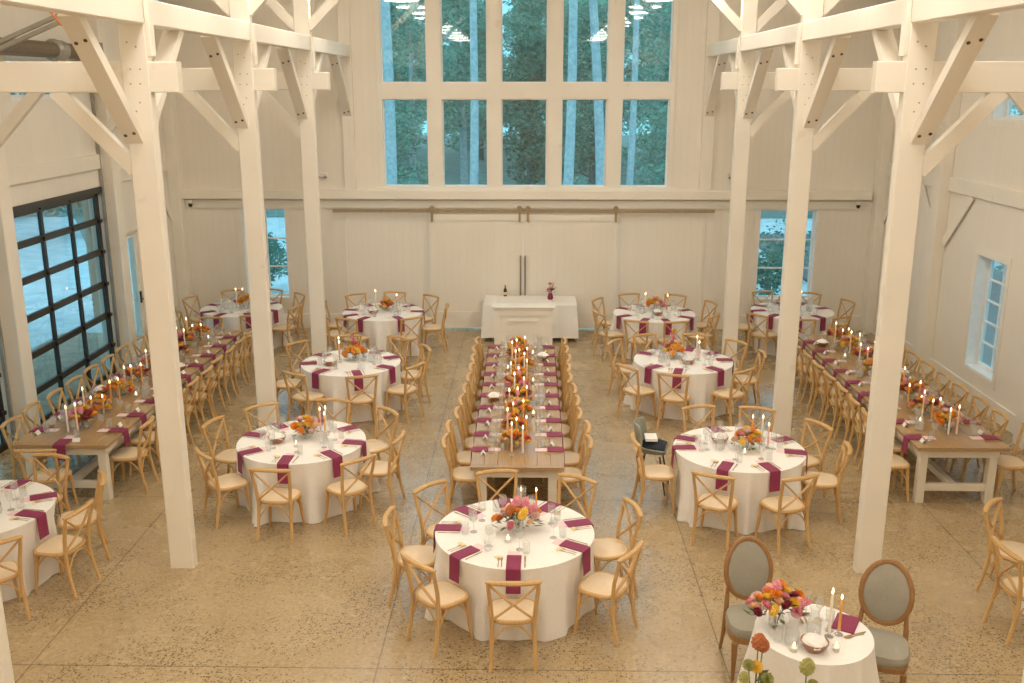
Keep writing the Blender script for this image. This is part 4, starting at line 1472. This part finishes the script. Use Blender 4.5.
P_MENU_R.place('blush menu card on ' + nick, (2.50, 6.95, ZT), .9)
P_FAVOR.place('cream fan favour on ' + nick, (2.34, 7.0, ZT), .4)

# ---- tall stems rising in front of it
def stems(label, x, y, spec):
    t = thing('floral_stems', label, 'flowers', (x, y, 0))
    put('vase', MB().lathe([(.001, .004), (.07, .004), (.085, .05), (.08, .22), (.055, .30), (.052, .30), (.07, .2), (.001, .02)], 18).mesh('floor_vase', M['farm_white'], True), t)
    for dx, dy, z, kind, col, s in spec:
        st = put('stem', MB().tube([(0, 0, .05), (dx * .3, dy * .3, z * .6), (dx, dy, z - .01)], .005, 6).quad((dx * .6, dy * .6, z * .72), (dx * .6 + .05, dy * .6 - .02, z * .75), (dx * .6 + .09, dy * .6, z * .82), (dx * .6 + .04, dy * .6 + .02, z * .8)).mesh('stem', M['leaf']), t)
        f = put('flower', FM[kind, col], st, (dx, dy, z))
        f.scale = (s, s, s)
        f.rotation_euler = (rad(25), rad(dx * 60), 0)
stems('tall floor flowers with rust plume and yellow bloom before the small round table', 1.66, 6.20,
      [(.02, .10, 1.02, 'plume', 'rust', 1.6), (.06, .12, .98, 'plume', 'rust', 1.3), (-.06, .02, .90, 'dahlia', 'green', 1.0), (.0, .03, .88, 'dahlia', 'yellow', 1.1), (-.1, -.04, .82, 'plume', 'green', 1.2), (.07, -.03, .82, 'rose', 'green', 1.0)])
stems('tall floor stem with pale green plume before the small round table', 2.0, 6.10, [(-.01, .03, .93, 'plume', 'green', 1.6), (.03, -.02, .84, 'dahlia', 'green', .9)])

# ---- buffet with cloth, and the white bar in front of it
t = thing('buffet_table', 'trestle table under a white cloth before the barn doors', 'table', (.02, 19.19, 0))
put('tabletop', MB().box(-.91, .91, -.43, .43, .715, .752, .004).mesh('buffet_top', M['table_wood']), t)
for sx in (-1, 1):
    put('leg', MB().tube([(sx * .75, -.3, 0), (sx * .75, -.3, .70), (sx * .75, .3, .70), (sx * .75, .3, 0)], .016, 8).mesh('buffet_leg', M['steel'], True), t)
def rect_cloth(hx, hy, top, flare, seed):
    r = random.Random(seed)
    pts = []
    def side(ax, ay, bx, by, n):
        for i in range(n):
            f = i / n
            pts.append((ax + (bx - ax) * f, ay + (by - ay) * f))
    side(-hx, -hy, hx, -hy, 40); side(hx, -hy, hx, hy, 18); side(hx, hy, -hx, hy, 40); side(-hx, hy, -hx, -hy, 18)
    pts.append(pts[0])
    rows = [[(0, 0, top)] * len(pts), [(x * .98, y * .98, top) for x, y in pts], [(x, y, top - .006) for x, y in pts]]
    for l in range(1, 8):
        f = l / 7
        row = []
        for j, (x, y) in enumerate(pts):
            jj = j % (len(pts) - 1)
            corner = (abs(x) / hx) ** 10 * (abs(y) / hy) ** 10
            k_ = flare * f * (.35 + .25 * math.sin(jj * 1.1) + .2 * math.sin(jj * .53 + 1) + 1.1 * corner)
            nx, ny = (math.copysign(1, x) if abs(x) > hx - .001 else 0), (math.copysign(1, y) if abs(y) > hy - .001 else 0)
            row.append((x + nx * max(0, k_), y + ny * max(0, k_), (top - .01) * (1 - f) + .09 * f))
        rows.append(row)
    return MB().grid(rows)
tag(put('tablecloth', rect_cloth(.93, .45, .762, .028, 3).mesh('buffet_cloth', M['linen'], True), None, (.02, 19.19, 0)), 'white cloth hanging to the floor over the table before the barn doors', 'tablecloth')
rn = MB()
rn.box(-.52, .30, -.30, .22, 0, .010, .003)
tag(put('white_tray', rn.mesh('white_tray', M['paper']), None, (-.13, 19.2, .7625)), 'flat white board lying on the cloth-covered table before the barn doors', 'tray')
bt = MB().lathe([(.001, .0), (.034, .0), (.037, .01), (.037, .12), (.030, .15), (.014, .17), (.013, .21), (.016, .212), (.016, .228), (.001, .23)], 16)
bo = thing('wine_bottle', 'dark wine bottle standing on the cloth-covered table before the barn doors', 'bottle', (-.49, 19.57, .7625))
put('bottle', bt.mesh('bottle_glass', M['bottle'], True), bo)
put('bottle_label', MB().lathe([(.0378, .03), (.0378, .09)], 16, closed=True).mesh('bottle_label', M['cream'], True), bo)
fl_ = thing('flower_vase', 'small vase of pink flowers on the cloth-covered table before the barn doors', 'flowers', (.43, 19.26, .7625))
put('vase', MB().lathe([(.001, .004), (.05, .004), (.06, .04), (.045, .11), (.035, .13), (.032, .13), (.05, .05), (.001, .012)], 16).mesh('bud_vase', M['napkin'], True), fl_)
for i, (dx, dz, kd, cl_) in enumerate(((-.03, .17, 'rose', 'pink'), (.04, .20, 'rose', 'burgundy'), (.0, .25, 'dahlia', 'blush'), (-.04, .21, 'dahlia', 'pink'), (.05, .30, 'plume', 'blush'), (-.01, .32, 'rose', 'pink'))):
    s_ = put('stem', MB().tube([(0, 0, .02), (dx, 0, dz)], .004, 5).quad((dx, 0, dz * .7), (dx + .05, .01, dz * .75), (dx + .08, .0, dz * .85), (dx + .03, -.01, dz * .8)).mesh('stem', M['leaf']), fl_)
    put('flower', FM[kd, cl_], s_, (dx, 0, dz))
P_FAVOR.place('small pink and cream favour dish beside the pink flower vase', (.50, 19.02, .7625), 1.0)
bar = thing('bar_counter', 'white panelled bar counter standing behind the middle long table', 'bar counter', (-.10, 17.26, 0))
put('body', MB().box(-.53, .53, -.12, .12, 0, 1.03).mesh('bar_body', M['trim']), bar)
put('counter_top', MB().box(-.575, .575, -.17, .15, 1.065, 1.09, .006).box(-.55, .55, -.15, .13, 1.03, 1.065, .004).mesh('bar_top', M['trim']), bar)
pn = MB()
for (a, c_, z0, z1) in ((-.53, -.43, 0, 1.0), (.43, .53, 0, 1.0), (-.43, .43, .92, 1.03), (-.43, .43, 0, .16)):
    pn.box(a, c_, -.14, -.12, z0, z1)
pn.box(-.26, .26, -.142, -.12, .80, .84).box(-.26, -.22, -.142, -.12, .22, .80).box(.22, .26, -.142, -.12, .22, .80)
put('front_panel', pn.mesh('bar_front_trim', M['trim']), bar)
# ------------------------------------------------------------------ outside
def mat_out(name, a, b, scale, rough=0.9):
    m, nt, out = nodes(name)
    n = noise(nt, scale, 5, coords(nt), 0.65)
    bsdf(nt, out, ramp(nt, n, [(0.35, a), (0.65, b)]), rough, 0, 0.2)
    return m
M['gravel'] = mat_out('pale_gravel', (0.42, 0.50, 0.53), (0.62, 0.70, 0.73), 2.2)
M['bark'] = mat_out('pale_bark', (0.30, 0.37, 0.38), (0.50, 0.58, 0.60), 6.0)
M['dark_bark'] = mat_out('dark_bark', (0.10, 0.12, 0.11), (0.2, 0.23, 0.22), 6.0)
def leaf_mat(name, a, b):
    m, nt, out = nodes(name)
    oi = nt.nodes.new('ShaderNodeObjectInfo')
    geo = nt.nodes.new('ShaderNodeNewGeometry')
    n = noise(nt, 0.9, 3, coords(nt))
    col = ramp(nt, n, [(0.32, a), (0.68, b)])
    col = mixrgb(nt, mth(nt, 'MULTIPLY', geo.outputs['Random Per Island'], 0.6), col, tuple(min(1, x * 1.9) for x in b))
    d = nt.nodes.new('ShaderNodeBsdfDiffuse')
    lk(nt, col, d.inputs[0])
    t = nt.nodes.new('ShaderNodeBsdfTranslucent')
    lk(nt, col, t.inputs[0])
    mx = nt.nodes.new('ShaderNodeMixShader')
    mx.inputs[0].default_value = 0.35
    lk(nt, d.outputs[0], mx.inputs[1])
    lk(nt, t.outputs[0], mx.inputs[2])
    lk(nt, mx.outputs[0], out.inputs[0])
    return m
M['leaf_a'] = leaf_mat('teal_forest_leaf', (0.06, 0.17, 0.14), (0.19, 0.38, 0.29))
M['leaf_b'] = leaf_mat('blue_green_leaf', (0.08, 0.21, 0.175), (0.23, 0.45, 0.36))
M['leaf_c'] = leaf_mat('dark_shrub_leaf', (0.03, 0.095, 0.075), (0.09, 0.21, 0.15))
b = MB().quad((-70, -30, -.12), (70, -30, -.12), (70, 110, -.12), (-70, 110, -.12))
tag(put('ground', b.mesh('ground', M['gravel'])), None, None, None, 'structure')

M['patio'] = mat_out('grey_patio', (0.26, 0.22, 0.17), (0.40, 0.34, 0.26), 3.0)
M['asphalt'] = mat_out('dark_asphalt', (0.10, 0.11, 0.115), (0.17, 0.18, 0.19), 3.0)
tag(put('path', MB().box(-9.75, -7.54, -5, 19.5, -.115, -.04).mesh('patio', M['patio'])), None, None, None, 'structure')
tag(put('field', MB().quad((-30, 38.5, -.10), (30, 38.5, -.10), (30, 105, -.10), (-30, 105, -.10)).mesh('forest_floor', mat_out('forest_floor', (0.10, 0.16, 0.14), (0.19, 0.27, 0.24), 1.2))), None, None, None, 'structure')
tag(put('road', MB().box(7.42, 13.2, -5, 34, -.115, -.06).mesh('driveway', M['asphalt'])), None, None, None, 'structure')
def leaves(seed, blobs, count, size, mat):
    r = random.Random(seed)
    mb = MB()
    for _ in range(count):
        cx, cy, cz, rx, rz = r.choice(blobs)
        while True:
            p = Vector((r.uniform(-1, 1), r.uniform(-1, 1), r.uniform(-1, 1)))
            if .35 < p.length < 1:
                break
        q = Vector((cx + p.x * rx, cy + p.y * rx, cz + p.z * rz))
        u = Vector((r.uniform(-1, 1), r.uniform(-1, 1), r.uniform(-.6, .6))).normalized()
        w = u.cross(Vector((r.uniform(-1, 1), r.uniform(-1, 1), r.uniform(-1, 1)))).normalized()
        s = size * r.uniform(.6, 1.3)
        mb.quad(q - u * s, q - w * s * .5, q + u * s, q + w * s * .5)
    return mb.mesh('foliage', mat)

def tree_proto(seed, h, mat_t, mat_l, count=2600, lean=0.0, base=2.0):
    r = random.Random(seed)
    path = [(lean * z * .1 + r.uniform(-.05, .05), r.uniform(-.05, .05), z) for z in [h * i / 7 for i in range(8)]]
    tk = MB().tube(path, [.20 - .15 * i / 7 for i in range(8)], 8)
    for i in range(9):
        z = base + (h - base) * (i + .3) / 9
        a = r.uniform(0, 2 * PI)
        L = r.uniform(.8, 1.8)
        x0 = lean * z * .1
        tk.tube([(x0, 0, z), (x0 + math.cos(a) * L * .5, math.sin(a) * L * .5, z + .35), (x0 + math.cos(a) * L, math.sin(a) * L, z + .45)], [.05, .035, .015], 5)
    blobs = []
    for i in range(16):
        z = base + (h - base) * (.1 + .95 * i / 15) * 1.0
        a = r.uniform(0, 2 * PI)
        d = r.uniform(.3, 1.5) * (1.1 - .6 * i / 15)
        blobs.append((lean * z * .1 + math.cos(a) * d, math.sin(a) * d, z, r.uniform(.8, 1.5), r.uniform(.5, .9)))
    return tk.mesh('trunk', mat_t, True), leaves(seed + 50, blobs, count, .13, mat_l)
TP = [tree_proto(1, 11, M['bark'], M['leaf_a'], 6000, .2, 2.6), tree_proto(2, 12, M['bark'], M['leaf_b'], 6000, -.3, 1.2), tree_proto(3, 9, M['dark_bark'], M['leaf_a'], 6500, .1, .3),
      tree_proto(4, 7, M['dark_bark'], M['leaf_c'], 6000, 0, .2)]
def tree(kind, x, y, label, group, s=1.0, rz=0.0, name='tree'):
    t = thing(name, label, 'tree', (x, y, -.12), rz, group)
    t.scale = (s, s, s)
    tk, lf = TP[kind]
    put('trunk', tk, t)
    put('foliage', lf, t)
    return t
r = random.Random(21)
GRP = 'forest trees behind the hall'
LAB = 'leafy teal forest tree far outside behind the big rear window'
n = 0
for row in range(9):
    y = 44.6 + row * 5.0
    for i in range(5):
        x = -13.2 + 6.6 * i + (3.3 if row % 2 else 0)
        kinds = ((3, 2), (2, 0), (0, 1), (2, 1), (1, 0), (2, 2), (0, 1), (1, 0), (0, 1))[row]
        tree(kinds[i % 2], x + r.uniform(-.2, .2), y + r.uniform(-.15, .15), LAB, GRP, r.uniform(.92, 1.08), r.uniform(0, 6.28))
# bare pale trunks close behind the panes
def bare_trunk(x, y, h, rad_, lean, label):
    t = thing('bare_tree', label, 'tree', (x, y, -.12))
    m = MB().tube([(lean * q * h + .05 * math.sin(q * 5), 0, h * q) for q in [i / 8 for i in range(9)]], [rad_ * (1 - .35 * i / 8) for i in range(9)], 10)
    put('trunk', m.mesh('pale_trunk', M['bark'], True), t)
    br = MB()
    for q in (.84, .9, .95):
        sg = 1 if q != .9 else -1
        br.tube([(lean * q * h, 0, h * q), (lean * q * h + sg * .7, .2, h * q + .5), (lean * q * h + sg * 1.3, .3, h * q + .7)], [.05, .035, .012], 6)
    put('branch', br.mesh('branch', M['bark'], True), t)
bare_trunk(-5.25, 37.0, 12, .22, .0, 'pale tree trunk outside the first column of big window panes')
bare_trunk(-2.2, 38.0, 12, .18, .01, 'pale tree trunk outside the second column of big window panes')
bare_trunk(1.36, 36.0, 12, .20, .02, 'straight pale tree trunk outside the fourth column of window panes')
bare_trunk(2.72, 36.5, 12, .20, -.06, 'leaning pale tree trunk outside the fourth column of window panes')
bare_trunk(3.85, 38.2, 12, .14, .015, 'slim pale tree trunk outside the last column of big window panes')
for (x, y, kk, lab) in ((-23.5, 26, 2, 'leafy tree beyond the gravel outside the garage door, by the rear post'), (-15.4, 33.5, 3, 'tall leafy tree far beyond the gravel outside the garage door'),
                        (-20.5, 37.5, 3, 'bushy tree at the back of the gravel outside the garage door'), (-18.8, 29.2, 3, 'bushy tree farther out across the gravel outside the garage door'),
                        (13.5, 24, 2, 'bushy tree outside the side wall window'), (15.5, 29.5, 1, 'tall leafy tree outside the side wall window'), (18.5, 35, 2, 'bushy tree farther along outside the side wall window'), (24, 41, 1, 'tall tree far along outside the side wall window')):
    tree(kk, x, y, lab, 'trees beside the hall', 1.0, x)
def shrub(seed, x, y, s, label):
    t = thing('shrub', label, 'shrub', (x, y, -.12))
    blobs = [(random.Random(seed + i).uniform(-.5, .5) * s, random.Random(seed + 9 * i).uniform(-.5, .5) * s, s * (.35 + .12 * i), .5 * s, .4 * s) for i in range(5)]
    put('foliage', leaves(seed, blobs, 900, .07, M['leaf_c']), t)
    st = MB()
    for i in range(5):
        a = i * 1.3
        st.tube([(0, 0, 0), (math.cos(a) * .2 * s, math.sin(a) * .2 * s, .5 * s), (math.cos(a) * .4 * s, math.sin(a) * .4 * s, .9 * s)], [.03, .02, .008], 5)
    put('stem', st.mesh('shrub_stem', M['dark_bark']), t)
shrub(3, -6.7, 24.2, 1.15, 'dark shrub outside the rear window on the garage-door side')
shrub(5, -7.6, 27.5, .9, 'smaller dark shrub farther outside the garage-side rear window')
shrub(8, 5.9, 23.4, 1.1, 'dark shrub outside the rear window on the side-wall side')
shrub(12, 7.0, 26.0, 1.3, 'taller shrub farther outside the rear window on the side-wall side')
US = [leaves(70 + q, [(R.uniform(-.9, .9), R.uniform(-.4, .4), .35 + .25 * R.random() * 3, .7, .5) for _ in range(7)], 1500, .10, M[('leaf_a', 'leaf_c')[q]]) for q in range(2)]
USTEM = MB().tube([(0, 0, 0), (.1, 0, .5), (.3, 0, 1.0)], [.03, .02, .01], 5).tube([(0, 0, 0), (-.2, 0, .6), (-.4, .1, 1.0)], [.03, .02, .01], 5).mesh('bush_stem', M['dark_bark'])
for q in range(8):
    t = thing('undergrowth_bush', 'low teal bush at the forest edge outside the big rear window', 'shrub', (-12.2 + 3.5 * q, 39.6, -.12), q * 2.0, 'bushes at the forest edge')
    put('foliage', US[q % 2], t)
    put('stem', USTEM, t)
M['porch'] = wood('weathered_porch_wood', (0.24, 0.18, 0.11), (0.36, 0.28, 0.19), 2, 0.6)
# timber porch beside the garage doors
for i, (y, lab) in enumerate(((12.6, 'timber porch post with curved braces outside between the garage doors'), (21.2, 'timber porch post with braces outside the rear garage door'))):
    t = thing('porch_post', lab, 'porch post', (-9.7, y, -.12))
    put('post', MB().box(-.10, .10, -.10, .10, 0, 3.6, .01).mesh('porch_post', M['porch']), t)
    for d in (-1, 1):
        put('brace', MB().beam((0, d * .1, 1.7), (0, d * 1.2, 3.45), .12, .12).mesh('porch_brace', M['porch']), t)
t = thing('porch_roof', 'brown timber porch roof seen through the top garage door panes', 'porch roof', (-8.9, 14.5, 3.45))
put('roof_deck', MB().box(-1.3, 1.3, -6, 6.5, .12, .25).mesh('porch_deck', M['walnut']), t)
put('eave_beam', MB().box(-.95, -.7, -6, 6.5, -.1, .12).mesh('porch_eave', M['porch']), t)

# ------------------------------------------------------------------ light
w = bpy.data.worlds.new('dusk_sky')
sc.world = w
w.use_nodes = True
nt = w.node_tree
nt.nodes.clear()
wo = nt.nodes.new('ShaderNodeOutputWorld')
bg = nt.nodes.new('ShaderNodeBackground')
tc = nt.nodes.new('ShaderNodeTexCoord')
sp = nt.nodes.new('ShaderNodeSeparateXYZ')
lk(nt, tc.outputs['Generated'], sp.inputs[0])
col = ramp(nt, sp.outputs[2], [(0.0, (0.17, 0.47, 0.56)), (0.5, (0.36, 0.68, 0.82)), (1.0, (0.42, 0.72, 0.90))])
lk(nt, col, bg.inputs[0])
bg.inputs[1].default_value = WORLD_S
lk(nt, bg.outputs[0], wo.inputs[0])

# ring chandeliers in two rows, hung from the roof above the picture
ring_me = MB()
n = 28
pr = [(.408, .0), (.42, .0), (.42, .02), (.408, .02), (.408, .0)]
ring_me.lathe(pr, 32, closed=True)
ring_m = ring_me.mesh('chandelier_ring', M['steel'])
rod_m = MB().tube([(0, 0, .055), (0, 0, 1.6)], .012, 6).tube([(-.38, 0, .03), (0, 0, .5)], .006, 5).tube([(.38, 0, .03), (0, 0, .5)], .006, 5).tube([(0, .38, .03), (0, 0, .5)], .006, 5).mesh('chandelier_rod', M['steel'])
dif_m = MB().lathe([(.001, -.015), (.40, -.015), (.405, .025), (.001, .025)], 20).mesh('chandelier_diffuser', M['diffuser'])
lc = 0
for s in (-1, 1):
    for i in range(11):
        y = 16.6 - 2.0 * i
        x = -2.95 if s < 0 else 2.85
        c = thing('chandelier', 'ring chandelier %s from the rear wall in the %s row, mirrored in the big window' % (ORD[i], 'garage-side' if s < 0 else 'window-side'), 'chandelier', (x, y, 6.85), 0, 'ring chandeliers')
        put('ring', ring_m, c)
        put('rod', rod_m, c)
        put('diffuser', dif_m, c)

sc.view_settings.view_transform = 'Standard'
sc.view_settings.look = 'None'
sc.view_settings.exposure = EXPO
sc.view_settings.gamma = 1.16
sc.cycles.use_denoising = True
sc.cycles.max_bounces = 10
sc.cycles.diffuse_bounces = 5
sc.cycles.glossy_bounces = 3
sc.cycles.transparent_max_bounces = 24
sc.cycles.sample_clamp_indirect = 6
sc.cycles.caustics_reflective = False
sc.cycles.caustics_refractive = False
